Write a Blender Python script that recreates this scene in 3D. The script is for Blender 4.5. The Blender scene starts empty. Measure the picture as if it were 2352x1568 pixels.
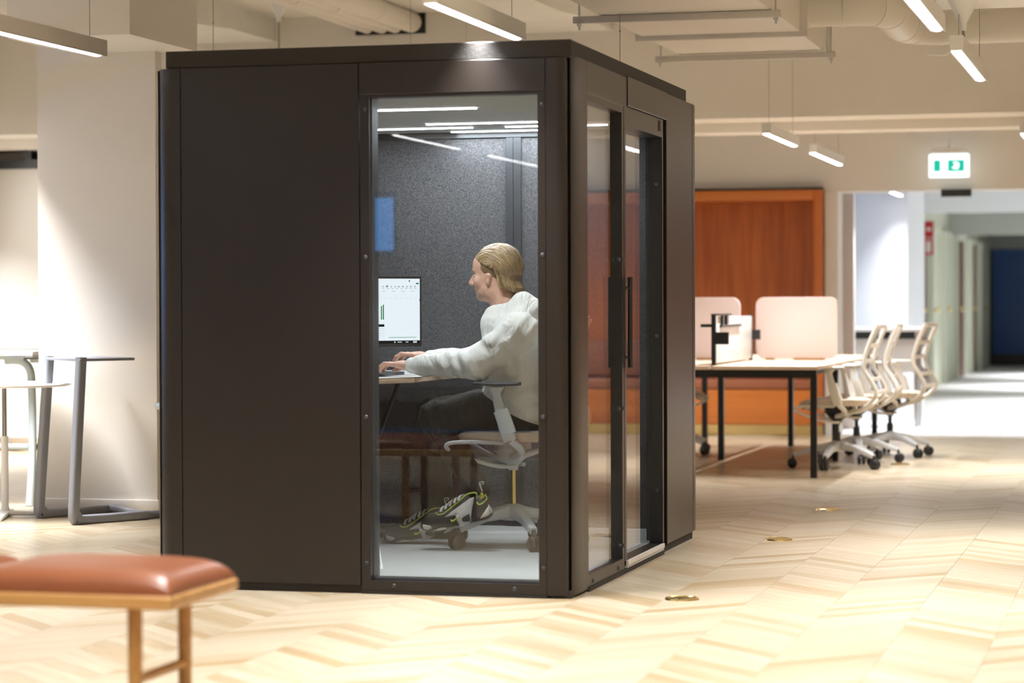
import bpy, bmesh, math, random
import numpy as np
from mathutils import Vector, Matrix, Euler

# ------------------------------------------------------------------ camera, world, exposure
random.seed(7)
SC = bpy.context.scene
COL = SC.collection
IMG_W, IMG_H, FOC = 2352.0, 1568.0, 5700.0
# world: X along the pod's front, Y along its side (into the picture), Z up, origin = near pod corner on the floor
CAM = np.array([2.1707, -9.1835, 1.1242])
ROT = np.array([[0.96724, 0.00044, -0.25387], [0.25381, -0.01538, 0.96713], [-0.00348, -0.99988, -0.01499]])
for _i in range(3):                                   # re-orthonormalise
    for _j in range(_i):
        ROT[_i] -= ROT[_i].dot(ROT[_j]) * ROT[_j]
    ROT[_i] /= np.linalg.norm(ROT[_i])

def at(px, py, axis, val):
    """photo pixel -> point on the plane axis = val"""
    d = ROT @ np.array([px - IMG_W / 2, py - IMG_H / 2, FOC])
    i = 'xyz'.index(axis)
    return CAM + d * ((val - CAM[i]) / d[i])

def project(p):
    q = ROT.T @ (np.asarray(p, float) - CAM)
    return q[0] / q[2] * FOC + IMG_W / 2, q[1] / q[2] * FOC + IMG_H / 2, q[2]

cam_data = bpy.data.cameras.new('camera')
cam = bpy.data.objects.new('camera', cam_data)
COL.objects.link(cam)
M3 = Matrix(((ROT[0][0], -ROT[0][1], -ROT[0][2]), (ROT[1][0], -ROT[1][1], -ROT[1][2]), (ROT[2][0], -ROT[2][1], -ROT[2][2])))
cam.matrix_world = Matrix.Translation(Vector(CAM)) @ M3.to_4x4()
cam_data.sensor_width = 36.0
cam_data.lens = FOC / IMG_W * 36.0
cam_data.clip_end = 200
cam_data.dof.use_dof = True
cam_data.dof.focus_distance = 11.5
cam_data.dof.aperture_fstop = 2.3
SC.camera = cam

wd = bpy.data.worlds.new('dusk'); SC.world = wd
wd.use_nodes = True
wd.node_tree.nodes['Background'].inputs[0].default_value = (0.5, 1.9, 4.7, 1)
wd.node_tree.nodes['Background'].inputs[1].default_value = 1.0

SC.view_settings.view_transform = 'Standard'
SC.view_settings.look = 'None'
SC.view_settings.gamma = 1.0
SC.view_settings.use_curve_mapping = False
SC.view_settings.exposure = -0.06
SC.cycles.max_bounces = 8
SC.cycles.diffuse_bounces = 4
SC.cycles.glossy_bounces = 4
SC.cycles.transparent_max_bounces = 24
SC.cycles.caustics_reflective = False
SC.cycles.caustics_refractive = False
SC.cycles.sample_clamp_indirect = 6.0

LAMP_W = 37.0          # power of one pendant
LAMP_SPREAD = math.radians(88)
LAMP_COL = (0.97, 0.98, 1.0)
POD_LED_W = 9.0

# ------------------------------------------------------------------ mesh helpers
class MB:
    def __init__(s):
        s.v = []; s.f = []; s.uv = {}
    def add(s, vs, fs):
        o = len(s.v); s.v += [tuple(map(float, p)) for p in vs]; s.f += [tuple(i + o for i in f) for f in fs]; return s
    def box(s, x0, x1, y0, y1, z0, z1):
        x0, x1 = sorted((x0, x1)); y0, y1 = sorted((y0, y1)); z0, z1 = sorted((z0, z1))
        return s.add([(x0,y0,z0),(x1,y0,z0),(x1,y1,z0),(x0,y1,z0),(x0,y0,z1),(x1,y0,z1),(x1,y1,z1),(x0,y1,z1)],
                     [(0,3,2,1),(4,5,6,7),(0,1,5,4),(1,2,6,5),(2,3,7,6),(3,0,4,7)])
    def prism(s, poly, axis, a0, a1):
        """poly: 2d points; axis 'z' -> (x,y), 'y' -> (x,z), 'x' -> (y,z)"""
        n = len(poly)
        def mk(p, a):
            return {'z': (p[0], p[1], a), 'y': (p[0], a, p[1]), 'x': (a, p[0], p[1])}[axis]
        vs = [mk(p, a0) for p in poly] + [mk(p, a1) for p in poly]
        fs = [tuple(range(n))[::-1], tuple(range(n, 2 * n))] + [(i, (i + 1) % n, n + (i + 1) % n, n + i) for i in range(n)]
        return s.add(vs, fs)
    def lathe(s, prof, c=(0, 0, 0), n=20, ax='z', cap=True):
        vs = []; fs = []
        for r, h in prof:
            for i in range(n):
                a = 2 * math.pi * i / n
                u, w = r * math.cos(a), r * math.sin(a)
                vs.append({'z': (c[0] + u, c[1] + w, c[2] + h), 'y': (c[0] + u, c[1] + h, c[2] + w), 'x': (c[0] + h, c[1] + u, c[2] + w)}[ax])
        m = len(prof)
        for k in range(m - 1):
            for i in range(n):
                j = (i + 1) % n
                fs.append((k*n+i, k*n+j, (k+1)*n+j, (k+1)*n+i))
        if cap:
            fs.append(tuple(range(n))[::-1]); fs.append(tuple((m-1)*n+i for i in range(n)))
        return s.add(vs, fs)
    def sweep(s, path, sec, up=(0, 0, 1), cap=True, closed=False):
        """sec: list of 2d (side, up) points or a list of such lists per path point"""
        P = [Vector(p) for p in path]; n = len(P); up = Vector(up)
        multi = isinstance(sec[0][0], (list, tuple))
        m = len(sec[0]) if multi else len(sec)
        vs = []
        for i, p in enumerate(P):
            if closed: t = P[(i+1) % n] - P[i-1]
            else: t = (P[min(i+1, n-1)] - P[max(i-1, 0)])
            t.normalize()
            side = t.cross(up)
            if side.length < 1e-4: side = t.cross(Vector((1, 0, 0)))
            side.normalize(); u = side.cross(t).normalized()
            for a, b in (sec[i] if multi else sec):
                vs.append(p + side * a + u * b)
        fs = []
        for i in range(n if closed else n - 1):
            k = (i + 1) % n
            for j in range(m):
                l = (j + 1) % m
                fs.append((i*m+j, i*m+l, k*m+l, k*m+j))
        if cap and not closed:
            fs.append(tuple(range(m))[::-1]); fs.append(tuple((n-1)*m+i for i in range(m)))
        return s.add(vs, fs)
    def tube(s, path, r, n=8, up=(0, 0, 1), closed=False):
        rr = r if isinstance(r, (list, tuple)) else [r] * len(path)
        sec = [[(q * math.cos(2*math.pi*i/n), q * math.sin(2*math.pi*i/n)) for i in range(n)] for q in rr]
        return s.sweep(path, sec, up=up, closed=closed)
    def cyl(s, p0, p1, r, r1=None, n=12):
        return s.tube([p0, p1], [r, r if r1 is None else r1], n)
    def ball(s, c, r, n=10, m=7):
        rx, ry, rz = (r, r, r) if not isinstance(r, (list, tuple)) else r
        vs = [(c[0], c[1], c[2] - rz)]; fs = []
        for k in range(1, m):
            a = math.pi * k / m
            for i in range(n):
                b = 2 * math.pi * i / n
                vs.append((c[0] + rx*math.sin(a)*math.cos(b), c[1] + ry*math.sin(a)*math.sin(b), c[2] - rz*math.cos(a)))
        vs.append((c[0], c[1], c[2] + rz)); L = len(vs) - 1
        for i in range(n):
            j = (i + 1) % n
            fs.append((0, 1 + j, 1 + i)); fs.append((L, L - n + i, L - n + j))
            for k in range(m - 2):
                fs.append((1+k*n+i, 1+k*n+j, 1+(k+1)*n+j, 1+(k+1)*n+i))
        return s.add(vs, fs)
    def move(s, fn):
        s.v = [tuple(fn(p)) for p in s.v]; return s

def rect(w, h):
    return [(-w/2, -h/2), (w/2, -h/2), (w/2, h/2), (-w/2, h/2)]
def rrect(w, h, r, n=4):
    out = []
    for cx, cy, a0 in ((w/2-r, h/2-r, 0), (-w/2+r, h/2-r, 90), (-w/2+r, -h/2+r, 180), (w/2-r, -h/2+r, 270)):
        for k in range(n + 1):
            a = math.radians(a0 + 90 * k / n)
            out.append((cx + r*math.cos(a), cy + r*math.sin(a)))
    return out
def arc(cx, cy, r, a0, a1, n=8):
    return [(cx + r*math.cos(math.radians(a0+(a1-a0)*k/n)), cy + r*math.sin(math.radians(a0+(a1-a0)*k/n))) for k in range(n+1)]
def smooth_path(pts, n=6):
    P = [Vector(p) for p in pts]; out = []
    for i in range(len(P) - 1):
        p0, p1, p2, p3 = P[max(i-1, 0)], P[i], P[i+1], P[min(i+2, len(P)-1)]
        for k in range(n):
            t = k / n
            out.append(0.5 * ((2*p1) + (p2-p0)*t + (2*p0-5*p1+4*p2-p3)*t*t + (3*p1-p0-3*p2+p3)*t**3))
    out.append(P[-1]); return out

def mesh_of(name, mb, mats, bevel=0.0, seg=2, smooth=True, angle=35, fix=True):
    me = bpy.data.meshes.new(name)
    me.from_pydata(mb.v, [], mb.f)
    if fix or bevel:
        bm = bmesh.new(); bm.from_mesh(me)
        bmesh.ops.recalc_face_normals(bm, faces=bm.faces)
        if bevel:
            es = [e for e in bm.edges if len(e.link_faces) == 2 and e.calc_face_angle(0) > math.radians(30)]
            bmesh.ops.bevel(bm, geom=es, offset=bevel, segments=seg, affect='EDGES', profile=0.6, clamp_overlap=True)
        bm.to_mesh(me); bm.free()
    if smooth:
        me.shade_smooth(); me.set_sharp_from_angle(angle=math.radians(angle))
    for m in (mats if isinstance(mats, (list, tuple)) else [mats]):
        me.materials.append(m)
    return me

def link(name, me, parent=None):
    o = bpy.data.objects.new(name, me); COL.objects.link(o)
    if parent is not None: o.parent = parent
    return o
def part(name, mb, mat, parent=None, world=False, label=None, **kw):
    """one mesh object; world=True: the verts are world coordinates, made local to the (unrotated) root"""
    if world and parent is not None:
        r = parent; off = Vector((0, 0, 0))
        while r is not None: off += r.location; r = r.parent
        mb = MBcopy(mb, off)
    o = link(name, mesh_of(name, mb, mat, **kw), parent)
    if label: o['label'] = label
    return o
def MBcopy(mb, off):
    m = MB(); m.v = [(p[0]-off.x, p[1]-off.y, p[2]-off.z) for p in mb.v]; m.f = list(mb.f); return m
def tag(o, label, cat, group=None):
    o['label'] = label; o['category'] = cat
    if group: o['group'] = group
    return o
def thing(name, label, cat, loc=(0, 0, 0), rotz=0.0, group=None):
    o = bpy.data.objects.new(name, None); COL.objects.link(o)
    o.empty_display_size = 0.1
    o.location = loc; o.rotation_euler = (0, 0, rotz)
    return tag(o, label, cat, group)
def struct(name, mb, mat, parent=None, label=None, **kw):
    o = link(name, mesh_of(name, mb, mat, **kw), parent)
    if parent is None: o['kind'] = 'structure'
    if label: o['label'] = label
    return o
def copy_tree(o, parent=None):
    c = o.copy(); COL.objects.link(c); c.parent = parent
    for ch in list(o.children): copy_tree(ch, c)
    return c

# ------------------------------------------------------------------ materials
def new_mat(name):
    m = bpy.data.materials.new(name); m.use_nodes = True
    nt = m.node_tree; b = nt.nodes['Principled BSDF']
    return m, nt, b
def N(nt, t, **kw):
    n = nt.nodes.new(t)
    for k, v in kw.items():
        if hasattr(n, k): setattr(n, k, v)
        else: n.inputs[k.replace('_', ' ')].default_value = v
    return n
def plain(name, col, rough=0.5, metal=0.0, spec=0.5, bump=0.0, bscale=200.0, var=0.0, vscale=8.0, coat=0.0, trans=0.0):
    m, nt, b = new_mat(name)
    b.inputs['Base Color'].default_value = (*col, 1); b.inputs['Roughness'].default_value = rough
    b.inputs['Metallic'].default_value = metal; b.inputs['Specular IOR Level'].default_value = spec
    if coat: b.inputs['Coat Weight'].default_value = coat; b.inputs['Coat Roughness'].default_value = rough
    tc = N(nt, 'ShaderNodeTexCoord')
    if var:
        no = N(nt, 'ShaderNodeTexNoise'); no.inputs['Scale'].default_value = vscale; no.inputs['Detail'].default_value = 5
        nt.links.new(tc.outputs['Object'], no.inputs['Vector'])
        mx = N(nt, 'ShaderNodeMix', data_type='RGBA')
        mx.inputs['A'].default_value = (*[c*(1-var) for c in col], 1); mx.inputs['B'].default_value = (*[min(1, c*(1+var)) for c in col], 1)
        nt.links.new(no.outputs['Fac'], mx.inputs['Factor']); nt.links.new(mx.outputs['Result'], b.inputs['Base Color'])
    if bump:
        no = N(nt, 'ShaderNodeTexNoise'); no.inputs['Scale'].default_value = bscale; no.inputs['Detail'].default_value = 4
        nt.links.new(tc.outputs['Object'], no.inputs['Vector'])
        bp = N(nt, 'ShaderNodeBump'); bp.inputs['Strength'].default_value = bump; bp.inputs['Distance'].default_value = 0.004
        nt.links.new(no.outputs['Fac'], bp.inputs['Height']); nt.links.new(bp.outputs['Normal'], b.inputs['Normal'])
    return m
def speckle(name, c0, c1, scale, rough=0.95, bump=0.4):
    m, nt, b = new_mat(name); tc = N(nt, 'ShaderNodeTexCoord')
    no = N(nt, 'ShaderNodeTexNoise'); no.inputs['Scale'].default_value = scale; no.inputs['Detail'].default_value = 6; no.inputs['Roughness'].default_value = 0.75
    nt.links.new(tc.outputs['Object'], no.inputs['Vector'])
    rp = N(nt, 'ShaderNodeValToRGB'); rp.color_ramp.elements[0].position = 0.36; rp.color_ramp.elements[1].position = 0.66
    rp.color_ramp.elements[0].color = (*c0, 1); rp.color_ramp.elements[1].color = (*c1, 1)
    nt.links.new(no.outputs['Fac'], rp.inputs['Fac']); nt.links.new(rp.outputs['Color'], b.inputs['Base Color'])
    bp = N(nt, 'ShaderNodeBump'); bp.inputs['Strength'].default_value = bump; bp.inputs['Distance'].default_value = 0.003
    nt.links.new(no.outputs['Fac'], bp.inputs['Height']); nt.links.new(bp.outputs['Normal'], b.inputs['Normal'])
    b.inputs['Roughness'].default_value = rough; b.inputs['Specular IOR Level'].default_value = 0.2
    return m
def emit(name, col, strength):
    m, nt, b = new_mat(name); nt.nodes.remove(b)
    e = N(nt, 'ShaderNodeEmission'); e.inputs[0].default_value = (*col, 1); e.inputs[1].default_value = strength
    nt.links.new(e.outputs[0], nt.nodes['Material Output'].inputs[0])
    m.cycles.emission_sampling = 'NONE' if strength > 10 else 'AUTO'      # the lamps' area lights do the lighting
    return m
def wood(name, c0, c1, axis='z', scale=9.0, stretch=14.0, rough=0.4, spec=0.5, uv=False, var=0.0):
    """grain runs along AXIS of object space (or along u)"""
    m, nt, b = new_mat(name); tc = N(nt, 'ShaderNodeTexCoord'); mp = N(nt, 'ShaderNodeMapping')
    sc = [scale, scale, scale]; sc[0 if uv else 'xyz'.index(axis)] = scale / stretch
    mp.inputs['Scale'].default_value = sc
    nt.links.new(tc.outputs['UV' if uv else 'Object'], mp.inputs['Vector'])
    no = N(nt, 'ShaderNodeTexNoise'); no.inputs['Scale'].default_value = 1.0; no.inputs['Detail'].default_value = 7; no.inputs['Roughness'].default_value = 0.6
    no.inputs['Distortion'].default_value = 0.4
    nt.links.new(mp.outputs[0], no.inputs['Vector'])
    rp = N(nt, 'ShaderNodeValToRGB'); rp.color_ramp.elements[0].position = 0.33; rp.color_ramp.elements[1].position = 0.68
    rp.color_ramp.elements[0].color = (*c0, 1); rp.color_ramp.elements[1].color = (*c1, 1)
    nt.links.new(no.outputs['Fac'], rp.inputs['Fac'])
    out = rp.outputs['Color']
    if var:   # each board its own tone
        oi = N(nt, 'ShaderNodeObjectInfo'); ge = N(nt, 'ShaderNodeNewGeometry')
        ad = N(nt, 'ShaderNodeMath', operation='ADD'); fr = N(nt, 'ShaderNodeMath', operation='FRACT')
        nt.links.new(oi.outputs['Random'], ad.inputs[0]); nt.links.new(ge.outputs['Random Per Island'], ad.inputs[1]); nt.links.new(ad.outputs[0], fr.inputs[0])
        cr = N(nt, 'ShaderNodeValToRGB')
        cr.color_ramp.elements[0].color = (1-var*0.75, 1-var*1.05, 1-var*1.5, 1); cr.color_ramp.elements[1].color = (1, 1, 1, 1)
        e = cr.color_ramp.elements.new(0.3); e.color = (1-var*0.35, 1-var*0.45, 1-var*0.6, 1)
        nt.links.new(fr.outputs[0], cr.inputs['Fac'])
        mu = N(nt, 'ShaderNodeMix', data_type='RGBA', blend_type='MULTIPLY'); mu.inputs['Factor'].default_value = 1
        nt.links.new(out, mu.inputs['A']); nt.links.new(cr.outputs['Color'], mu.inputs['B']); out = mu.outputs['Result']
        # shift the grain per board
        vm = N(nt, 'ShaderNodeVectorMath', operation='ADD'); cm = N(nt, 'ShaderNodeCombineXYZ'); mm = N(nt, 'ShaderNodeMath', operation='MULTIPLY'); mm.inputs[1].default_value = 37.0
        nt.links.new(fr.outputs[0], mm.inputs[0]); nt.links.new(mm.outputs[0], cm.inputs[0]); nt.links.new(mm.outputs[0], cm.inputs[1])
        nt.links.new(mp.outputs[0], vm.inputs[0]); nt.links.new(cm.outputs[0], vm.inputs[1]); nt.links.new(vm.outputs[0], no.inputs['Vector'])
    nt.links.new(out, b.inputs['Base Color'])
    b.inputs['Roughness'].default_value = rough; b.inputs['Specular IOR Level'].default_value = spec
    bp = N(nt, 'ShaderNodeBump'); bp.inputs['Strength'].default_value = 0.08; bp.inputs['Distance'].default_value = 0.002
    nt.links.new(no.outputs['Fac'], bp.inputs['Height']); nt.links.new(bp.outputs['Normal'], b.inputs['Normal'])
    return m
def pane_glass(name, tint=(0.93, 0.95, 0.95), ior=1.5):
    """clear pane: each face reflects by Fresnel and passes the rest straight through"""
    m, nt, b = new_mat(name); nt.nodes.remove(b)
    ge = N(nt, 'ShaderNodeNewGeometry'); mi = N(nt, 'ShaderNodeMix'); mi.inputs[2].default_value = ior; mi.inputs[3].default_value = 1 / ior
    nt.links.new(ge.outputs['Backfacing'], mi.inputs[0])
    fr = N(nt, 'ShaderNodeFresnel'); nt.links.new(mi.outputs[0], fr.inputs['IOR'])
    tr = N(nt, 'ShaderNodeBsdfTransparent'); tr.inputs[0].default_value = (*tint, 1)
    gl = N(nt, 'ShaderNodeBsdfGlossy'); gl.inputs['Roughness'].default_value = 0.0; gl.inputs[0].default_value = (1, 1, 1, 1)
    mx = N(nt, 'ShaderNodeMixShader')
    nt.links.new(fr.outputs[0], mx.inputs[0]); nt.links.new(tr.outputs[0], mx.inputs[1]); nt.links.new(gl.outputs[0], mx.inputs[2])
    nt.links.new(mx.outputs[0], nt.nodes['Material Output'].inputs[0]); return m

MT = dict(
    white=plain('white_paint', (0.77, 0.73, 0.67), 0.7, bump=0.05, bscale=60),
    ceiling=plain('ceiling_paint', (0.78, 0.745, 0.69), 0.8),
    concrete=plain('painted_concrete', (0.76, 0.745, 0.715), 0.85, bump=0.9, bscale=22, var=0.06, vscale=5),
    cool_wall=plain('cool_grey_wall', (0.74, 0.76, 0.80), 0.7),
    oak=wood('oak_plank', (0.445, 0.365, 0.25), (0.565, 0.485, 0.365), scale=46, stretch=16, rough=0.30, spec=0.5, uv=True, var=0.34),
    oak_base=wood('oak_underlay', (0.50, 0.37, 0.24), (0.60, 0.46, 0.31), axis='y', scale=14, stretch=10, rough=0.5),
    carpet_light=speckle('pale_floor', (0.72, 0.73, 0.73), (0.86, 0.86, 0.86), 40, rough=0.6, bump=0.05),
    pod=plain('pod_black_brown', (0.0110, 0.0076, 0.0054), 0.34, spec=0.5, coat=0.2, bump=0.03, bscale=500),
    pod_edge=plain('pod_black_rough', (0.012, 0.0095, 0.0075), 0.65, bump=0.3, bscale=90, var=0.4, vscale=30),
    black=plain('matt_black', (0.008, 0.008, 0.008), 0.6),
    black_metal=plain('black_metal', (0.012, 0.012, 0.013), 0.38, spec=0.5),
    frame_blue=plain('anodised_charcoal', (0.052, 0.056, 0.064), 0.33, metal=0.3),
    felt=speckle('charcoal_felt', (0.034, 0.034, 0.038), (0.145, 0.145, 0.155), 190),
    pod_carpet=speckle('pod_carpet', (0.36, 0.37, 0.37), (0.66, 0.68, 0.68), 300),
    pod_ceiling=plain('pod_ceiling', (0.50, 0.50, 0.48), 0.6),
    glass=pane_glass('clear_glass'),
    glass_side=pane_glass('coated_glass', ior=2.2),
    led=emit('led_white', (1.0, 0.97, 0.98), 15.0),
    lamp_grey=plain('lamp_housing_grey', (0.62, 0.58, 0.53), 0.5),
    lamp_white=plain('lamp_housing_white', (0.80, 0.79, 0.77), 0.5),
    duct=plain('duct_white', (0.79, 0.75, 0.69), 0.45, spec=0.4),
    wire=plain('cable_grey', (0.30, 0.27, 0.24), 0.6),
    steel=plain('brushed_steel', (0.62, 0.62, 0.62), 0.28, metal=1.0),
    chrome=plain('chrome', (0.8, 0.8, 0.8), 0.12, metal=1.0),
    brass=plain('brass', (0.86, 0.66, 0.30), 0.22, metal=1.0),
    leather=plain('cognac_leather', (0.215, 0.066, 0.024), 0.32, spec=0.5, bump=0.12, bscale=260, var=0.12, vscale=6),
    leather_dark=plain('brown_leather', (0.30, 0.10, 0.045), 0.42),
    bench_oak=wood('bench_oak', (0.37, 0.185, 0.052), (0.48, 0.265, 0.09), axis='x', scale=30, stretch=14, rough=0.35),
    leg_oak=wood('leg_oak', (0.34, 0.16, 0.036), (0.43, 0.22, 0.06), axis='z', scale=30, stretch=14, rough=0.35),
    veneer=wood('cherry_veneer', (0.42, 0.10, 0.015), (0.64, 0.19, 0.034), axis='z', scale=11, stretch=14, rough=0.35),
    veneer_h=wood('cherry_veneer_across', (0.46, 0.125, 0.02), (0.60, 0.19, 0.035), axis='x', scale=9, stretch=14, rough=0.35),
    desk_top=wood('birch_top', (0.72, 0.55, 0.40), (0.80, 0.64, 0.48), axis='y', scale=14, stretch=12, rough=0.4),
    ply=wood('birch_ply', (0.70, 0.50, 0.36), (0.80, 0.62, 0.47), axis='x', scale=30, stretch=12, rough=0.45),
    pink=plain('pink_fabric', (0.80, 0.65, 0.60), 0.85, bump=0.15, bscale=400),
    board_white=plain('whiteboard', (0.86, 0.86, 0.85), 0.25),
    chair_frame=plain('chair_frame_cream', (0.76, 0.72, 0.65), 0.4),
    chair_seat=plain('chair_seat_beige', (0.60, 0.50, 0.40), 0.7, bump=0.2, bscale=500),
    chair_mesh=plain('chair_mesh_grey', (0.42, 0.42, 0.45), 0.75),
    chair_grey=plain('chair_cast_grey', (0.66, 0.68, 0.70), 0.35),
    caster=plain('caster_black', (0.02, 0.02, 0.022), 0.35),
    caster_smoke=plain('caster_brown', (0.10, 0.075, 0.058), 0.3),
    pad=plain('arm_pad', (0.07, 0.07, 0.08), 0.5),
    table_grey=plain('table_grey', (0.235, 0.245, 0.275), 0.45),
    table_blue=plain('table_pale_blue', (0.55, 0.64, 0.66), 0.45),
    table_white=plain('table_white', (0.85, 0.85, 0.84), 0.35),
    dark_glass=plain('dark_blue_glass', (0.008, 0.075, 0.30), 0.3),
    door_brown=plain('door_brown', (0.15, 0.05, 0.03), 0.4),
    reflection_blue=plain('transom_reflection_blue', (0.28, 0.45, 0.85), 0.5),
    cream=plain('cream_paint', (0.70, 0.72, 0.60), 0.6),
    grey_green=plain('grey_green_paint', (0.42, 0.44, 0.40), 0.6),
    red=plain('sign_red', (0.55, 0.02, 0.02), 0.5),
    plastic_white=plain('plastic_white', (0.85, 0.85, 0.85), 0.4),
)
# ------------------------------------------------------------------ the room
XW, XE, YS, YN, ZC = -6.7, 5.2, -12.0, 11.9, 3.2      # inner faces; the far end opens into a corridor
BIG = 36.0
# floor base, planks on top
fl = struct('floor', MB().box(XW-0.2, XE+0.2, YS-0.2, 12.0, -0.20, -0.012), MT['oak_base'], smooth=False)
# chevron boards: strips along Y, 0.322 m wide, boards at 45 degrees
SW, PITCH, X0, G = 0.322, 0.102, 0.013, 0.0012
def plank_poly(sgn):
    w = SW/2 - G/2; h = PITCH/2 - G/2
    return [(-w, -sgn*w - h), (w, sgn*w - h), (w, sgn*w + h), (-w, -sgn*w + h)]
def plank_mesh(sgn):
    mb = MB().prism(plank_poly(sgn), 'z', -0.012, 0.0)
    me = mesh_of('plank', mb, MT['oak'], smooth=False)
    return me
def add_uv(me, fn):
    uv = me.uv_layers.new(name='UVMap')
    for li, lo in enumerate(me.loops):
        uv.data[li].uv = fn(me.vertices[lo.vertex_index].co)
PM = {}
for sgn in (1, -1):
    PM[sgn] = plank_mesh(sgn)
    c = math.cos(math.pi/4); add_uv(PM[sgn], lambda p, s=sgn: ((p.x + s*p.y)*c, (-s*p.x + p.y)*c))
cand = []
for k in range(-20, 11):
    sgn = 1 if k % 2 == 1 else -1
    for j in range(int(-8.0/PITCH), int(11.95/PITCH)):
        cx, cy = X0 + (k + 0.5)*SW, (j + 0.5)*PITCH
        if cx < XW + 0.2 or cy + SW/2 > 11.98: continue
        if -1.66 < cx < -0.16 and 0.25 < cy < 2.3: continue          # under the pod
        px, py, d = project((cx, cy, 0))
        inside = 60 < px < 2300 and 900 < py < 1540 and not (px < 560 and py > 1290)
        hidden = (370 < px < 1590 and py < 1230) or (px < 360 and py < 1150) or (1600 < px < 1900 and py < 1010)
        cand.append((d if inside and not hidden else 99 + d, cx, cy, sgn))
cand.sort()
for d, cx, cy, sgn in cand[:300]:
    o = link('plank', PM[sgn], fl); o.location = (cx, cy, 0)
rest = MB()
uvs = []
for d, cx, cy, sgn in cand[300:]:
    po = plank_poly(sgn)
    rest.prism([(cx+a, cy+b) for a, b in po], 'z', -0.012, 0.0)
rm = mesh_of('plank_field', rest, MT['oak'], smooth=False, fix=False)
uv = rm.uv_layers.new(name='UVMap'); c = math.cos(math.pi/4)
arr = np.zeros(len(rm.loops)*2, dtype=np.float32)
vi = np.zeros(len(rm.loops), dtype=np.int32); rm.loops.foreach_get('vertex_index', vi)
vc = np.zeros(len(rm.vertices)*3, dtype=np.float32); rm.vertices.foreach_get('co', vc); vc = vc.reshape(-1, 3)
ctr = np.array([[q[1], q[2]] for q in cand[300:]], dtype=np.float32).repeat(8, 0); sg = np.array([q[3] for q in cand[300:]]).repeat(8)
loc = vc[:, :2] - ctr
U = np.stack([(loc[:, 0] + sg*loc[:, 1])*c, (-sg*loc[:, 0] + loc[:, 1])*c], 1)[vi]
uv.data.foreach_set('uv', U.astype(np.float32).ravel())
pf = link('plank', rm, fl); pf['kind'] = 'stuff'

struct('floor_corridor', MB().box(XW-0.2, XE+0.2, 12.0, BIG+0.5, -0.20, 0.0), MT['carpet_light'], smooth=False)
struct('ceiling', MB().box(XW-0.2, XE+0.2, YS-0.2, 12.1, ZC, ZC+0.2), MT['ceiling'], smooth=False)
# outer walls; the west and south ones hold the evening windows
ww = MB(); WZ0, WZ1 = 0.95, 1.85
ww.box(XW-0.2, XW, YS-0.2, 12.1, 0, WZ0).box(XW-0.2, XW, YS-0.2, 12.1, WZ1, ZC)
WIN_W = [(-1.0, 1.9)]
edges = [YS-0.2] + [v for w in WIN_W for v in w] + [12.1]
for a, b in zip(edges[::2], edges[1::2]): ww.box(XW-0.2, XW, a, b, WZ0, WZ1)
struct('wall_west', ww, MT['white'], smooth=False)
ws = MB(); WIN_S = [(-6.2, -4.47)]; SZ0, SZ1 = 1.55, 2.15
edges = [XW] + [v for w in WIN_S for v in w] + [XE]
ws.box(XW, XE, YS-0.2, YS, 0, SZ0).box(XW, XE, YS-0.2, YS, SZ1, ZC)
for a, b in zip(edges[::2], edges[1::2]): ws.box(a, b, YS-0.2, YS, SZ0, SZ1)
struct('wall_south', ws, MT['white'], smooth=False)
struct('wall_east', MB().box(XE, XE+0.2, YS-0.2, BIG+0.5, 0, ZC), MT['white'], smooth=False)
nwin = 0
for (a, b) in WIN_W:
    nwin += 1
    w = struct('window_%d' % nwin, MB().box(XW-0.14, XW-0.08, a, a+0.06, WZ0, WZ1).box(XW-0.14, XW-0.08, b-0.06, b, WZ0, WZ1).box(XW-0.14, XW-0.08, a, b, WZ0, WZ0+0.06).box(XW-0.14, XW-0.08, a, b, WZ1-0.06, WZ1), MT['black_metal'], smooth=False)
    part('pane', MB().box(XW-0.12, XW-0.112, a+0.05, b-0.05, WZ0+0.05, WZ1-0.05), MT['glass'], w, smooth=False)
for (a, b) in WIN_S:
    nwin += 1
    w = struct('window_%d' % nwin, MB().box(a, a+0.06, YS-0.14, YS-0.08, SZ0, SZ1).box(b-0.06, b, YS-0.14, YS-0.08, SZ0, SZ1).box(a, b, YS-0.14, YS-0.08, SZ0, SZ0+0.06).box(a, b, YS-0.14, YS-0.08, SZ1-0.06, SZ1), MT['black_metal'], smooth=False)
    part('pane', MB().box(a+0.05, b-0.05, YS-0.12, YS-0.112, SZ0+0.05, SZ1-0.05), MT['glass'], w, smooth=False)
    part('sill', MB().box(a-0.05, b+0.05, YS-0.08, YS+0.12, SZ0-0.04, SZ0), MT['veneer_h'], w, smooth=False)

# stepped downstand across the room
struct('trim_1', MB().box(XW, XE, 7.78, 8.22, 2.40, ZC).box(XW, XE, 8.22, 8.55, 2.335, ZC), MT['white'], smooth=False, label='white stepped downstand beam crossing the room')
# concrete ceiling beams
def beam(xa, xb, name):
    m = MB()
    prof = [(2.2, ZC), (7.78, ZC), (7.78, 3.03), (6.9, 3.03), (6.2, 2.99), (2.2, 2.93)]
    m.prism(prof, 'x', xa, xb)
    return struct(name, m, MT['concrete'], smooth=False, label='rough painted concrete ceiling beam')
beam(-4.74, -4.05, 'trim_2'); beam(-2.25, -1.55, 'trim_3')
# left column and the bulkhead over it
col = MB().box(-3.80, -3.105, 3.33, 3.42, 0, 2.55)
struct('wall_column', col, MT['white'], smooth=False, label='white square column by the grey table')
struct('baseboard_column', MB().box(-3.812, -3.093, 3.318, 3.432, 0, 0.07), MT['white'], bevel=0.004)
struct('trim_4', MB().box(-3.58, -2.90, 2.52, 3.43, 2.50, ZC), MT['white'], smooth=False, label='white bulkhead above the column')
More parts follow.
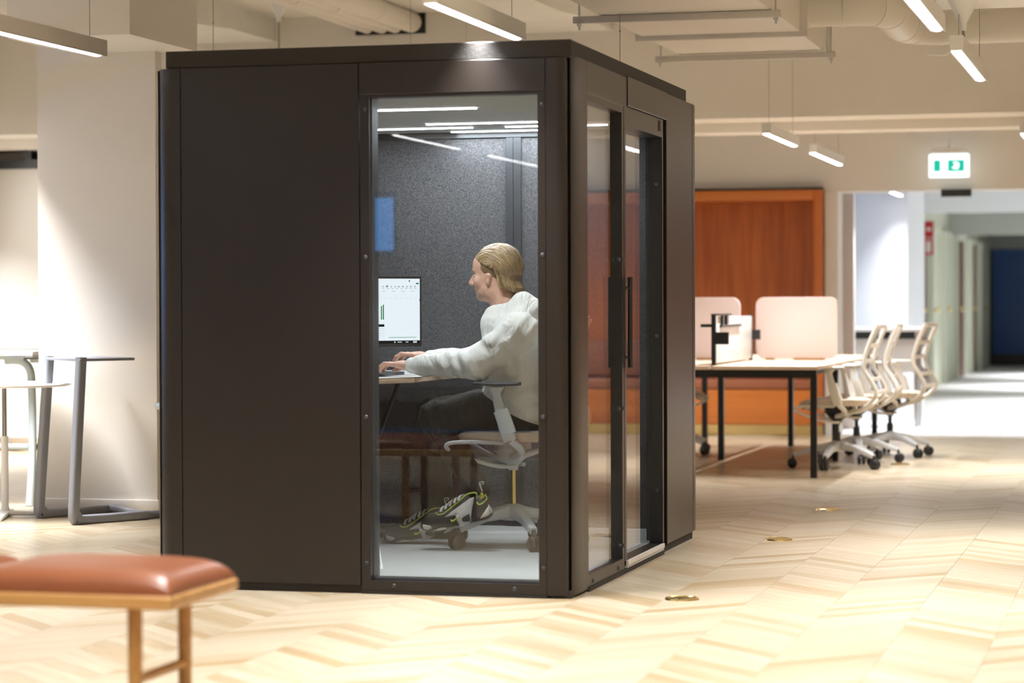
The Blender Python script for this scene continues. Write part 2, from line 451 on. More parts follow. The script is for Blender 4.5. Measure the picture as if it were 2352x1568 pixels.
# left partition with a dark transom
wl = struct('wall_left', MB().box(XW, -3.0, 8.62, 8.70, 0.045, 2.195), MT['board_white'], smooth=False, label='glossy white partition behind the high table')
tr = struct('window_8', MB().box(XW, -3.0, 8.60, 8.72, 2.196, 2.265).box(XW, -3.0, 8.60, 8.72, 2.325, 2.345).box(-6.42, -6.37, 8.60, 8.72, 2.265, 2.325).box(-5.0, -4.95, 8.60, 8.72, 2.265, 2.325), MT['black_metal'], smooth=False, label='dark transom above the white partition')
part('pane', MB().box(XW, -3.0, 8.656, 8.664, 2.265, 2.325), MT['glass'], tr, smooth=False)
struct('baseboard_left', MB().box(XW, -3.0, 8.60, 8.66, 0.05, 0.095), MT['steel'], smooth=False)
struct('trim_5', MB().box(XW, -3.0, 8.65, 8.72, 0.0, 0.05), MT['black'], smooth=False)  # dark gap under the partition put in as a black strip
struct('wall_left_back', MB().box(XW, -3.0, 9.4, 9.5, 0, 2.9), MT['reflection_blue'], smooth=False)  # blue reflections in the transom panes are painted into this wall's colour
struct('trim_8', MB().box(-6.62, -6.54, 9.3, 9.4, 0, 2.9), MT['veneer'], smooth=False, label='brown post added for the orange reflections in the transom')  # added post stands in for orange reflections in the panes

# far wall with the wooden alcoves and the corridor opening
YF = 11.9
fw = MB().box(-0.61, -0.50, YF-0.02, YF+0.3, 0, 2.07)                       # white pier
fw.box(XW, XE, YF, YF+0.3, 2.07, ZC)                                         # header
fw.box(XW, -3.92, YF, YF+0.3, 0, 2.07).box(4.9, XE, YF, YF+0.3, 0, 2.07).box(1.62, 1.76, YF-0.02, YF+0.3, 0, 2.07)
struct('wall_far', fw, MT['white'], smooth=False)
# corridor
struct('wall_corridor_left', MB().box(-0.95, -0.83, 16.2, BIG, 0, 2.7), MT['cream'], smooth=False)
struct('wall_cool', MB().box(-3.9, -0.17, 14.5, 16.2, 0, 2.7), MT['cool_wall'], smooth=False)
struct('wall_alcove_back', MB().box(-4.2, -0.5, 13.0, 13.1, 0, 2.7), MT['white'], smooth=False)
struct('wall_corridor_right', MB().box(2.6, 2.7, 13.0, BIG, 0, 2.7), MT['grey_green'], smooth=False)
struct('ceiling_corridor', MB().box(XW, XE, 12.0, BIG+0.5, 2.7, 2.9), MT['ceiling'], smooth=False)
struct('trim_6', MB().box(-0.83, 2.6, 20.7, 21.0, 2.20, 2.7), MT['cool_wall'], smooth=False, label='grey header across the corridor')
struct('trim_7', MB().box(-0.83, 2.6, 27.0, 27.3, 2.10, 2.7), MT['grey_green'], smooth=False, label='grey green header further down the corridor')
we = MB().box(-0.95, 2.7, BIG-0.05, BIG+0.1, 2.08, 2.7)
struct('wall_end', we, MT['grey_green'], smooth=False)
dg = struct('window_9', MB().box(-0.83, -0.78, BIG-0.12, BIG-0.02, 0, 2.08).box(0.12, 0.17, BIG-0.12, BIG-0.02, 0, 2.08).box(1.0, 1.05, BIG-0.12, BIG-0.02, 0, 2.08).box(2.55, 2.6, BIG-0.12, BIG-0.02, 0, 2.08).box(-0.83, 2.6, BIG-0.12, BIG-0.02, 0, 0.2), MT['black_metal'], smooth=False, label='dark blue glazed end of the corridor')
part('pane', MB().box(-0.83, 2.6, BIG-0.06, BIG-0.05, 0.2, 2.08), MT['dark_glass'], dg, smooth=False)
nd = 0
def corridor_door(y0, y1, mat, nm, z1=2.05):
    global nd; nd += 1
    d = struct('door_%d' % nd, MB().box(-0.83, -0.79, y0, y1, 0, z1), MT[mat], smooth=False, label=nm)
    part('door_frame', MB().box(-0.83, -0.76, y0-0.09, y0, 0, z1+0.08).box(-0.83, -0.76, y1, y1+0.09, 0, z1+0.08).box(-0.83, -0.76, y0, y1, z1, z1+0.08), MT['cream'], d, smooth=False)
    part('door_handle', MB().cyl((-0.79, y0+0.12, 1.03), (-0.74, y0+0.12, 1.03), 0.02).ball((-0.73, y0+0.12, 1.03), 0.035), MT['brass'], d)
corridor_door(22.2, 23.1, 'door_brown', 'brown corridor door below the red sign')
corridor_door(24.0, 24.9, 'cream', 'first cream corridor door')
corridor_door(26.0, 26.8, 'cream', 'second cream corridor door')
corridor_door(28.1, 29.2, 'door_brown', 'second brown corridor door')
corridor_door(30.9, 32.0, 'door_brown', 'brown corridor door nearest the blue glass')
corridor_door(33.2, 34.4, 'grey_green', 'grey green corridor door by the end glass')

# ------------------------------------------------------------------ wooden seating alcoves
def alcove(x0, x1, label):
    t = thing('seating_alcove', label, 'alcove', ((x0+x1)/2, 11.9, 0), group='wooden seating alcoves in the far wall')
    y0, y1, zt, th = 11.78, 12.45, 2.085, 0.075
    P = lambda n, m, mat, **k: part(n, m, MT[mat], t, world=True, **k)
    P('side_frame', MB().box(x0, x0+th, y0, y1, 0.09, zt), 'veneer', bevel=0.01)
    P('side_frame', MB().box(x1-th, x1, y0, y1, 0.09, zt), 'veneer', bevel=0.01)
    P('top_frame', MB().box(x0+th, x1-th, y0, y1, zt-0.085, zt), 'veneer_h', bevel=0.005)
    P('top_cap', MB().box(x0, x1, y0+0.01, y1, zt+0.001, zt+0.02), 'black', smooth=False)
    n = max(1, round((x1-x0-2*th)/0.6)); w = (x1-x0-2*th)/n
    for i in range(n):
        P('back_board', MB().box(x0+th+i*w+0.001, x0+th+(i+1)*w-0.001, y1-0.05, y1-0.01, 0.4, zt-0.085), 'veneer', smooth=False)
    P('seat_front', MB().box(x0+th, x1-th, y0+0.06, y0+0.10, 0.09, 0.385), 'veneer_h', smooth=False)
    P('seat_box', MB().box(x0+th, x1-th, y0+0.10, y1-0.05, 0.09, 0.38), 'veneer_h', smooth=False)
    P('seat_cushion', MB().box(x0+th+0.005, x1-th-0.005, y0+0.05, y1-0.06, 0.387, 0.475), 'leather_dark', bevel=0.03, seg=3)
    P('back_cushion', MB().box(x0+th+0.005, x1-th-0.005, y1-0.22, y1-0.055, 0.477, 0.80), 'leather_dark', bevel=0.05, seg=3)
    P('plinth', MB().box(x0, x1, y0+0.02, y1, 0, 0.088), 'brass', smooth=False)
    return t
alcove(-3.9, -0.62, 'cherry wood seating alcove behind the pink desk screens')
alcove(1.78, 4.88, 'cherry wood seating alcove seen mirrored in the pod side glass')
# ------------------------------------------------------------------ linear pendants
def pendant(x, y0, y1, label, z=2.2, mat='lamp_grey', power=1.0, wires=True, group='linear pendant lights', h=0.07, w=0.058, top=None, fine=True, spread=None):
    yc, L = (y0+y1)/2, (y1-y0)
    t = thing('linear_pendant', label, 'pendant light', (x, yc, z), group=group)
    part('housing', MB().box(-w/2, w/2, -L/2, L/2, 0.006, h), MT[mat], t, bevel=0.002, seg=1)
    part('housing_rim', MB().box(-w/2, -w/2+0.005, -L/2, L/2, 0, 0.006).box(w/2-0.005, w/2, -L/2, L/2, 0, 0.006), MT[mat], t, smooth=False)
    n = int(L/0.036) if fine else 0; led = MB()
    if not fine: led.box(-0.02, 0.02, -L/2+0.03, L/2-0.03, -0.003, 0.006)
    for i in range(n):
        yy = -L/2 + 0.03 + (L-0.06)*(i+0.5)/n
        led.lathe([(0.0225, 0.006), (0.019, -0.001), (0.010, -0.004)], (0, yy, 0), n=8)
    part('led_lens', led, MT['led'], t, fix=False)
    if wires:
        tz = (top or ZC) - z
        for s in (-1, 1):
            part('suspension_wire', MB().cyl((0, s*(L/2-0.12), h), (0, s*(L/2-0.12), tz), 0.0016, n=5), MT['wire'], t)
    ld = bpy.data.lights.new('pendant_light', 'AREA'); ld.shape = 'RECTANGLE'; ld.size = 0.045; ld.size_y = L - 0.06
    ld.energy = LAMP_W * power * L / 1.5; ld.color = LAMP_COL; ld.spread = LAMP_SPREAD if spread is None else math.radians(spread)
    lo = bpy.data.objects.new('pendant_light', ld); COL.objects.link(lo); lo.parent = t; lo.location = (0, 0, -0.008)
    return t
pendant(-2.27, -0.78, 0.76, 'grey linear pendant hanging in front of the white column')
pendant(-0.37, -0.64, 0.63, 'white linear pendant just over the pod roof edge', mat='lamp_white', power=1.7)
pendant(1.305, -0.72, 0.79, 'white linear pendant at the top right, nearer one', mat='lamp_white')
pendant(1.313, 1.60, 3.10, 'white linear pendant under the conical cable cover', mat='lamp_white')
pendant(-0.275, 6.52, 7.81, 'linear pendant left of the two small ones under the stepped beam', mat='lamp_white', power=1.2, spread=120)
pendant(-0.268, 8.64, 10.22, 'linear pendant right of the two small ones under the stepped beam', mat='lamp_white', power=1.5, spread=130)
pendant(1.31, 7.0, 8.5, 'linear pendant cut by the right picture edge', mat='lamp_white')
pendant(-0.22, 12.9, 14.35, 'linear pendant washing the cool grey wall', z=2.13, mat='lamp_white', top=2.7, power=0.9)
# unseen pendants, most of them only added to light the room
NOT_SEEN = 'unseen white linear pendant, there to light the room'
for x, ys in ((-4.1, (1.8, -0.8, -3.4, -6.0, -8.4)), (-2.55, (-3.4, -7.3, -9.6)), (-0.37, (-2.9, -5.2, -7.5, -9.8)), (1.31, (-2.9, -5.2, -7.5, -9.8)), (3.1, (9.8, 6.0, 2.5, -1.0, -4.5, -8.0)), (-6.64, (6.6,)), (-2.3, (5.3, 9.6)), (1.2, (13.4, 16.0, 18.4))):
    for y in ys:
        pendant(x, y, y+1.5, NOT_SEEN, mat='lamp_white', top=(ZC if y < 12 else 2.7), power=(1.5 if y > 12 else 2.4 if x < -5 else 2.3 if (x, y) == (-4.1, 1.8) else 0.45 if y < -5.5 else 1.5 if y > 9 else 1.0), spread=(84 if (x, y) == (-4.1, 1.8) else 130 if 9 < y < 12 else None), group='unseen pendants lighting the room', z=(2.2 if y < 12 else 2.5), fine=False)
for y in (24.0, 29.0):
    pendant(1.0, y, y+1.2, NOT_SEEN, mat='lamp_white', z=2.5, top=2.7, power=2.5, group='unseen pendants lighting the room', fine=False)

# cable cones
def cone(x, y, ztop, label, ztip, zend):
    t = thing('cable_cone', label, 'ceiling rose', (x, y, ztop), group='conical ceiling roses')
    part('cone', MB().lathe([(0.066, 0.0), (0.064, -0.006), (0.016, -0.10), (0.014, -0.13), (0.004, -0.132)], n=24), MT['plastic_white'], t)
    part('cable', MB().cyl((0, 0, -0.13), (0.004, 0, zend-ztop), 0.006, n=6), MT['wire'], t)
p = at(640, 6, 'z', 3.2); cone(p[0], p[1], 3.2, 'white conical ceiling rose above the pod roof', 3.08, 2.05)
p = at(2212, 1, 'y', 1.75); cone(p[0], p[1], p[2], 'white conical ceiling rose above the right pendant', 2.4, 2.275)
BAF_Z = float(p[2])
pt = part('ceiling_baffle', MB().box(1.08, 1.60, -0.2, 2.1, BAF_Z+0.002, BAF_Z+0.045), MT['duct'], None, bevel=0.004)
tag(pt, 'white flat ceiling baffle carrying the right conical rose', 'ceiling panel')
pt = part('ceiling_baffle', MB().box(1.64, 2.1, -0.2, 2.1, BAF_Z+0.05, BAF_Z+0.10), MT['lamp_grey'], None, bevel=0.004)
tag(pt, 'grey ceiling tray at the top right corner', 'ceiling panel')

# rectangular duct unit
t = thing('ventilation_duct', 'white rectangular ventilation duct above the pod side', 'duct', (-0.18, 3.6, 2.6))
P = lambda n, m, mat, **k: part(n, m, MT[mat], t, world=True, **k)
P('duct_section', MB().box(-0.62, 0.26, 0.9, 4.28, 2.60, 2.95), 'duct', bevel=0.004)
P('duct_section', MB().box(-0.62, 0.24, 4.33, 5.52, 2.605, 2.95), 'duct', bevel=0.004)
P('flange', MB().box(-0.655, 0.295, 4.28, 4.33, 2.575, 2.98), 'lamp_grey', bevel=0.003)
P('end_flange', MB().box(-0.64, 0.265, 5.52, 5.56, 2.585, 2.96), 'lamp_white', bevel=0.003)
for yy in (3.25, 5.38):
    r = P('support_rail', MB().box(-0.76, 0.31, yy-0.02, yy+0.02, 2.562, 2.598), 'lamp_grey', bevel=0.003)
    for xx in (-0.73, 0.285):
        P('threaded_rod', MB().cyl((xx, yy, 2.53), (xx, yy, ZC), 0.006, n=6).cyl((xx, yy, 2.548), (xx, yy, 2.562), 0.013, n=6), 'steel')
# round duct with two bends
t = thing('round_duct', 'white spiral round duct bending beside the rectangular duct', 'duct', (0.9, 4.6, 2.75))
zc = 2.765; R = 0.105
def bend(cx, cy, r, a0, a1, n=9): return [(cx + r*math.cos(math.radians(a)), cy + r*math.sin(math.radians(a)), zc) for a in np.linspace(a0, a1, n)]
path1 = [(0.24, 4.62, zc), (0.46, 4.62, zc)]
b1 = bend(0.46, 4.84, 0.22, -90, 0)
b2 = bend(0.90, 5.55, 0.22, 180, 90)
segs = [('duct_run', path1), ('elbow', b1), ('duct_run', [b1[-1], b2[0]]), ('elbow', b2), ('duct_run', [b2[-1], (4.9, 5.77, zc)])]
for nm, pa in segs:
    part(nm, MB().tube([tuple(q) for q in pa], R, n=24), MT['duct'], t, world=True)
for pa, q in ((path1, 0.1), (path1, 0.95), (b1, 0.0), (b1, 0.5), (b1, 0.99), (b2, 0.0), (b2, 0.5), (b2, 0.99)):
    i = min(int(q*(len(pa)-1)), len(pa)-2); a, b = Vector(pa[i]), Vector(pa[i+1]); c = a.lerp(b, q*(len(pa)-1)-i); d = (b-a).normalized()*0.008
    part('collar', MB().tube([c-d, c+d], R+0.004, n=24), MT['duct'], t, world=True)
for xx in np.arange(1.15, 4.6, 0.42):
    part('collar', MB().tube([(xx, 5.77, zc), (xx+0.01, 5.77, zc)], R+0.003, n=24), MT['duct'], t, world=True)
p = at(2160, 122, 'y', 5.7)
pt = part('sensor_bracket', MB().prism([(-0.09, 0.0), (-0.07, -0.03), (0.03, -0.035), (0.05, -0.02), (0.09, -0.018), (0.09, 0.0)], 'y', -0.02, 0.02).move(lambda q: (q[0]+p[0], q[1]+p[1], q[2]+p[2]+0.02)), MT['lamp_white'], None, bevel=0.003)
tag(pt, 'small white bracket under the round duct', 'bracket')

# pipes going into the wall niche
t = thing('pipe_bundle_niche', 'wall niche, its shade put in as a black sheet, that swallows four white pipes', 'wall niche', (-3.17, 7.77, 3.06))
part('niche', MB().box(-3.43, -2.91, 7.765, 7.785, 3.055, ZC), MT['black'], t, world=True, smooth=False)  # flat black sheet stands in for the shade inside the hole
for i, (x, z, r) in enumerate(((-3.01, 3.135, 0.075), (-3.13, 3.105, 0.045), (-3.23, 3.105, 0.045), (-3.34, 3.105, 0.042))):
    q = thing('ceiling_pipe', ['thick white ceiling pipe, rightmost of four', 'second white ceiling pipe from the right', 'third white ceiling pipe from the right', 'leftmost of four white ceiling pipes'][i], 'pipe', (x, 5.0, z), group='white pipes below the ceiling')
    part('pipe', MB().cyl((x, -1.0, z), (x, 7.79, z), r, n=20), MT['duct'], q, world=True)
    part('pipe_socket', MB().cyl((x, 6.9-0.5*i, z), (x, 7.0-0.5*i, z), r+0.006, n=20), MT['duct'], q, world=True)
# thin hanging wires
for i, (px, y1, lab) in enumerate(((490, 108, 'thin hanging wire above the pod roof, left one'), (1424, 130, 'thin hanging wire beside the rectangular duct'))):
    a = at(px, y1 + 40, 'y', 3.2)
    pt = part('hanging_wire', MB().cyl((a[0], 3.2, a[2]), (a[0], 3.2, ZC), 0.0022, n=5).ball((a[0], 3.2, a[2]+0.22), 0.006, 6, 4), MT['wire'], None)
    tag(pt, lab, 'wire')

# exit sign and sensor on the far header
t = thing('exit_sign', 'glowing white and green exit sign under its white canopy', 'exit sign', (0.455, 11.62, 2.16))
part('canopy', MB().prism([(-0.15, 0.20), (0.15, 0.20), (0.125, 0.245), (-0.125, 0.245)], 'y', -0.04, 0.04), MT['plastic_white'], t, bevel=0.004)
part('panel', MB().box(-0.165, 0.165, -0.012, 0.012, 0.0, 0.195), emit('sign_white', (0.86, 1.0, 1.0), 2.0), t, bevel=0.008)
green = emit('sign_green', (0.02, 0.62, 0.42), 1.0)
sw = emit('sign_pictogram', (0.9, 1, 1), 2.0)
part('pictogram', MB().box(-0.125, -0.07, -0.015, -0.012, 0.05, 0.145), green, t, smooth=False)
part('pictogram', MB().box(-0.01, 0.125, -0.015, -0.012, 0.05, 0.145), green, t, smooth=False)
part('pictogram', MB().prism([(0.02, 0.08), (0.045, 0.095), (0.05, 0.115), (0.03, 0.118), (0.045, 0.13), (0.075, 0.125), (0.085, 0.105), (0.075, 0.07), (0.055, 0.068)], 'y', -0.018, -0.0155), sw, t, smooth=False)
part('hanger', MB().cyl((0.0, 0.0, 0.245), (0.0, 0.0, 1.04), 0.008, n=8), MT['plastic_white'], t)
pt = part('motion_sensor', MB().box(0.37, 0.62, 11.82, 11.90, 2.01, 2.072), MT['black_metal'], None, bevel=0.004)
tag(pt, 'black sensor box under the far header', 'sensor')
# ceiling grille pieces beyond the beam
t = thing('ceiling_grille', 'white slatted ceiling unit beyond the stepped beam', 'ventilation grille', (0.1, 9.6, 2.5))
part('tray', MB().box(-0.25, 0.75, 9.0, 10.2, 2.62, 2.70), MT['duct'], t, world=True, bevel=0.004)
for i in range(9):
    part('slat', MB().box(0.05, 0.42, 9.1+i*0.13, 9.14+i*0.13, 2.53, 2.56), MT['duct'], t, world=True, smooth=False)
part('pipe', MB().cyl((-0.3, 9.3, 2.56), (0.8, 9.3, 2.56), 0.03).cyl((-0.3, 10.0, 2.56), (0.8, 10.0, 2.56), 0.03), MT['duct'], t, world=True)
for xx in (-0.2, 0.7):
    part('hanger', MB().cyl((xx, 9.6, 2.6), (xx, 9.6, ZC), 0.01, n=6), MT['duct'], t, world=True)
# red wall sign in the corridor
t = thing('fire_sign', 'red fire equipment sign sticking out into the corridor', 'sign', (-0.70, 22.05, 1.72))
part('sign_plate', MB().box(-0.13, 0.10, -0.01, 0.01, 0.0, 0.42), MT['red'], t, bevel=0.004)
part('pictogram', MB().box(-0.09, -0.01, -0.014, -0.0105, 0.24, 0.38).box(0.02, 0.07, -0.014, -0.0105, 0.30, 0.34).box(-0.12, 0.09, -0.014, -0.0105, 0.205, 0.215).box(0.01, 0.07, -0.014, -0.0105, 0.03, 0.17), MT['plastic_white'], t, smooth=False)
# ------------------------------------------------------------------ the office pod
pod = thing('office_pod', 'black brown office pod with a tall window and sliding glass door', 'office pod', (-0.84, 1.28, 0))
def PP(n, m, mat, parent=pod, **k): return part(n, m, MT[mat], parent, world=True, **k)
XL, YB, ZT = -1.720, 2.56, 2.062
PP('plinth', MB().box(XL+0.02, -0.015, 0.012, YB-0.02, 0, 0.03).box(-0.85, -0.105, -0.002, 0.05, 0.0, 0.013).box(-0.02, 0.003, 0.25, 1.76, 0.0, 0.02), 'pod_edge', smooth=False)
# black strips added in the corner slits to keep them dark
PP('slit_black_fill', MB().box(-0.075, -0.028, 0.028, 0.08, 0.01, 2.06), 'black', smooth=False)
PP('slit_black_fill', MB().box(XL+0.03, XL+0.08, 0.03, 0.08, 0.01, 2.055), 'black', smooth=False)
# front posts with rounded outer edge
def fpost(x_in, x_out, name='corner_post', r=0.042, sq=0.62):
    s = 1 if x_out > x_in else -1
    pl = [(x_in, 0.0)] + [(x_out - s*0.0214 - s*r*0.966 + s*r*math.sin(a), sq*(r - r*math.cos(a))) for a in np.linspace(0, math.radians(75), 9)] + [(x_out - s*0.032, 0.052), (x_out - s*0.045, 0.06), (x_in, 0.06)]
    return PP(name, MB().prism(pl, 'z', 0.012, ZT), 'pod', angle=50)
fpost(-0.1045, -0.004); fpost(-1.5955, -1.7214, r=0.07, sq=0.85)
# side posts
pl = [(0.0, 0.24), (0.0, 0.15)] + [(-(0.022 - 0.022*math.cos(a)), 0.15 - 0.118*math.sin(a)) for a in np.linspace(0.15, math.radians(75), 9)] + [(-0.028, 0.045), (-0.055, 0.06), (-0.055, 0.24)]
PP('corner_post', MB().prism(pl, 'z', 0.012, 2.07), 'pod', angle=50)
pl = [(XL, 0.24), (XL, 0.12)] + [(XL + (0.022 - 0.022*math.cos(a)), 0.12 - 0.088*math.sin(a)) for a in np.linspace(0.15, math.radians(75), 9)] + [(XL+0.028, 0.045), (XL+0.055, 0.06), (XL+0.055, 0.24)]
PP('corner_post', MB().prism(pl, 'z', 0.012, ZT-0.004), 'pod', angle=50)
PP('corner_post', MB().box(-0.055, -0.001, 2.482, YB, 0.035, 2.078), 'pod', bevel=0.012, seg=3)
# front: blind panel, header, window frame
PP('front_panel', MB().box(-1.594, -0.8535, 0.001, 0.06, 0.032, ZT), 'pod', bevel=0.002, seg=1)
PP('front_header', MB().box(-0.8495, -0.1065, -0.006, 0.06, 1.938, ZT), 'pod', bevel=0.002, seg=1)
wf = PP('window_frame', MB().box(-0.848, -0.811, 0.001, 0.03, 0.014, 1.937).box(-0.137, -0.1065, 0.001, 0.03, 0.014, 1.937).box(-0.811, -0.137, 0.001, 0.03, 0.014, 0.052).box(-0.811, -0.137, 0.001, 0.03, 1.926, 1.937), 'pod', smooth=False)
PP('window_reveal', MB().box(-0.848, -0.808, 0.031, 0.105, 0.03, 1.95).box(-0.14, -0.1, 0.031, 0.105, 0.03, 1.95).box(-0.808, -0.14, 0.031, 0.105, 0.03, 0.06).box(-0.808, -0.14, 0.031, 0.105, 1.93, 1.95), 'frame_blue', smooth=False)
PP('window_glass', MB().box(-0.812, -0.136, 0.034, 0.044, 0.05, 1.932), 'glass', smooth=False)
def screw(x, y, z, ax, parent):
    m = MB().ball((x, y, z), (0.009, 0.009, 0.009), 8, 6)
    k = 'xyz'.index(ax)
    m.move(lambda q: tuple((c if i != k else (x, y, z)[i] + (c-(x, y, z)[i])*0.55) for i, c in enumerate(q)))
    return PP('screw', m, 'frame_blue', parent)
for z in (1.884, 1.312, 0.694, 0.115): screw(-0.119, 0.0, z, 'y', wf)
for z in (1.884, 1.309, 0.688, 0.119): screw(-0.828, 0.0, z, 'y', wf)
for x in (-0.717, -0.233): screw(x, 0.0, 0.034, 'y', wf)
# roof
PP('roof', MB().box(-1.658, -0.006, 0.004, 2.356, 2.063, 2.13), 'pod_edge', bevel=0.003, seg=1)
PP('roof_slab', MB().box(-1.63, -0.03, 0.03, YB-0.03, 1.985, 2.0625), 'pod_edge', smooth=False)
# side: headers, fixed window, sliding door, blind panel
PP('side_header', MB().box(-0.055, 0.0, 0.243, 0.992, 1.946, 2.072), 'pod', bevel=0.002, seg=1)
PP('side_header', MB().box(-0.055, 0.004, 0.9955, 1.848, 1.952, 2.076), 'pod', bevel=0.002, seg=1)
sf = PP('side_window_frame', MB().box(-0.03, -0.001, 0.241, 0.257, 0.02, 1.945).box(-0.06, -0.001, 0.89, 0.926, 0.02, 1.945).box(-0.03, -0.001, 0.257, 0.89, 0.02, 0.066).box(-0.03, -0.001, 0.257, 0.89, 1.916, 1.945), 'pod', smooth=False)
PP('side_window_glass', MB().box(-0.036, -0.026, 0.25, 0.893, 0.06, 1.925), 'glass_side', sf, smooth=False)
for z in (1.31, 0.69, 0.12): screw(-0.014, 0.888, z, 'y', sf)
for z in (1.31, 0.69, 0.12): screw(0.0, 0.908, z, 'x', sf)
for y in (0.33, 0.80): screw(0.0, y, 0.036, 'x', sf)
dr = PP('sliding_door', MB().box(-0.062, 0.0, 0.932, 0.966, 0.052, 1.948).box(-0.062, 0.0, 1.741, 1.765, 0.052, 1.948).box(-0.062, 0.0, 0.966, 1.741, 1.868, 1.948).box(-0.062, -0.004, 0.966, 1.741, 0.032, 0.05), 'pod', smooth=False)
PP('door_glass', MB().box(-0.062, -0.052, 0.96, 1.745, 0.045, 1.875), 'glass_side', dr, smooth=False)
PP('door_slot_black', MB().box(-0.01, 0.002, 1.66, 1.70, 1.892, 1.938), 'black', dr, smooth=False)  # dark slot in the door header put in as a black block
hb = MB().tube([(0.016, 0.97, 0.858), (0.016, 0.97, 1.236)], 0.011, n=12)
hb.cyl((-0.004, 0.962, 0.90), (0.016, 0.968, 0.90), 0.007).cyl((-0.004, 0.962, 1.19), (0.016, 0.968, 1.19), 0.007)
PP('door_handle', hb, 'black_metal', dr)
PP('reveal_dark_sheet', MB().box(-0.026, -0.003, 0.8885, 0.8899, 0.067, 1.915), 'black_metal', sf, smooth=False)  # thin black sheet added to darken the mullion reveal
PP('reveal_dark_sheet', MB().box(-0.051, -0.002, 1.7385, 1.7408, 0.05, 1.867), 'black_metal', dr, smooth=False)  # another added black sheet, darkening the door jamb
for z in (1.66, 0.98, 0.29): screw(-0.026, 1.738, z, 'y', dr)
PP('threshold', MB().box(-0.055, 0.002, 0.97, 1.755, 0.018, 0.031).box(-0.004, 0.006, 0.972, 1.752, 0.031, 0.05), 'lamp_grey', smooth=False)
PP('door_gap_black', MB().box(-0.06, -0.03, 1.766, 1.85, 0.03, 1.95), 'black', smooth=False)  # dark gap beside the door put in as a black strip
PP('side_panel', MB().box(-0.055, -0.001, 1.8505, 2.479, 0.036, 2.075), 'pod', bevel=0.003, seg=1)
# unseen sides
PP('left_panel', MB().box(XL, XL+0.055, 0.243, 2.50, 0.03, ZT), 'pod', smooth=False)
PP('rear_panel', MB().box(XL, -0.056, 2.505, YB, 0.03, ZT), 'pod', smooth=False)
# interior
PP('pod_floor', MB().box(XL+0.06, -0.064, 0.062, 2.50, 0.031, 0.05), 'pod_carpet', smooth=False)
PP('pod_ceiling', MB().box(XL+0.06, -0.064, 0.062, 2.50, 1.96, 1.984), 'pod_ceiling', smooth=False)
PP('felt_panel', MB().box(XL+0.062, -0.905, 2.44, 2.50, 0.05, 1.93), 'felt', smooth=False)
PP('felt_panel', MB().box(-0.829, -0.064, 2.44, 2.50, 0.05, 1.93), 'felt', smooth=False)
PP('felt_panel', MB().box(XL+0.056, -1.605, 0.11, 2.44, 0.05, 1.93), 'felt', smooth=False)
PP('felt_panel', MB().box(XL+0.065, -0.8535, 0.0605, 0.11, 0.05, 1.93), 'felt', smooth=False)
PP('felt_panel', MB().box(-0.10, -0.064, 1.86, 2.44, 0.05, 1.93), 'felt', smooth=False)
PP('inner_post', MB().box(-0.905, -0.8685, 2.425, 2.50, 0.05, 1.93), 'frame_blue', bevel=0.002, seg=1)
PP('inner_post', MB().box(-0.8675, -0.829, 2.425, 2.50, 0.05, 1.93), 'frame_blue', bevel=0.002, seg=1)
PP('inner_rail', MB().box(-1.60, -0.064, 2.425, 2.50, 1.93, 1.96), 'frame_blue', bevel=0.002, seg=1)
PP('inner_rail', MB().box(-1.62, -1.585, 0.11, 2.425, 1.93, 1.96), 'frame_blue', bevel=0.002, seg=1)
for (x0, x1, y) in ((-1.09, -0.65, 0.985), (-1.13, -0.42, 1.84), (-1.487, -0.979, 2.10), (-1.16, -0.52, 2.36), (-0.82, -0.25, 2.10)):
    z = 1.958
    PP('led_strip', MB().box(x0, x1, y-0.009, y+0.009, z-0.005, z), 'led', bevel=0.002)
    ld = bpy.data.lights.new('led_light', 'AREA'); ld.shape = 'RECTANGLE'; ld.size = x1-x0; ld.size_y = 0.026; ld.energy = POD_LED_W * (1.5 if y < 1.5 else 0.62); ld.color = (0.90, 0.96, 1.0)
    lo = bpy.data.objects.new('led_light', ld); COL.objects.link(lo); lo.parent = pod; lo.location = Vector(((x0+x1)/2, y, z-0.008)) - pod.location
# ------------------------------------------------------------------ benches
def cushion(x0, x1, y0, y1, z0, h, n=22, pw=6.0, ex=0.42):
    m = MB(); idx = {}
    us = [math.copysign(1-(1-abs(t))**1.9, t) for t in np.linspace(-1, 1, n)]
    for i, u in enumerate(us):
        for j, v in enumerate(us):
            k = max(0.0, (1-abs(u)**pw)*(1-abs(v)**pw))**ex
            s = 1.0
            idx[i, j] = len(m.v)
            m.v.append((x0+(x1-x0)*(u*s+1)/2, y0+(y1-y0)*(v*s+1)/2, z0+0.006+h*k*(0.93+0.07*(1-u*u)*(1-v*v))))
    for i in range(n-1):
        for j in range(n-1): m.f.append((idx[i,j], idx[i+1,j], idx[i+1,j+1], idx[i,j+1]))
    ring = [idx[i, 0] for i in range(n)] + [idx[n-1, j] for j in range(1, n)] + [idx[i, n-1] for i in range(n-2, -1, -1)] + [idx[0, j] for j in range(n-2, 0, -1)]
    b = []
    for r in ring:
        b.append(len(m.v)); m.v.append((m.v[r][0], m.v[r][1], z0))
    for a in range(len(ring)):
        c = (a+1) % len(ring); m.f.append((ring[a], b[a], b[c], ring[c]))
    m.f.append(tuple(b))
    return m
BY0, BY1, BL = -3.335, -2.860, 1.20
lx = float(at(310, 1412, 'y', BY0+0.07)[0]); lx2 = float(at(431, 1400, 'y', BY1-0.06)[0])
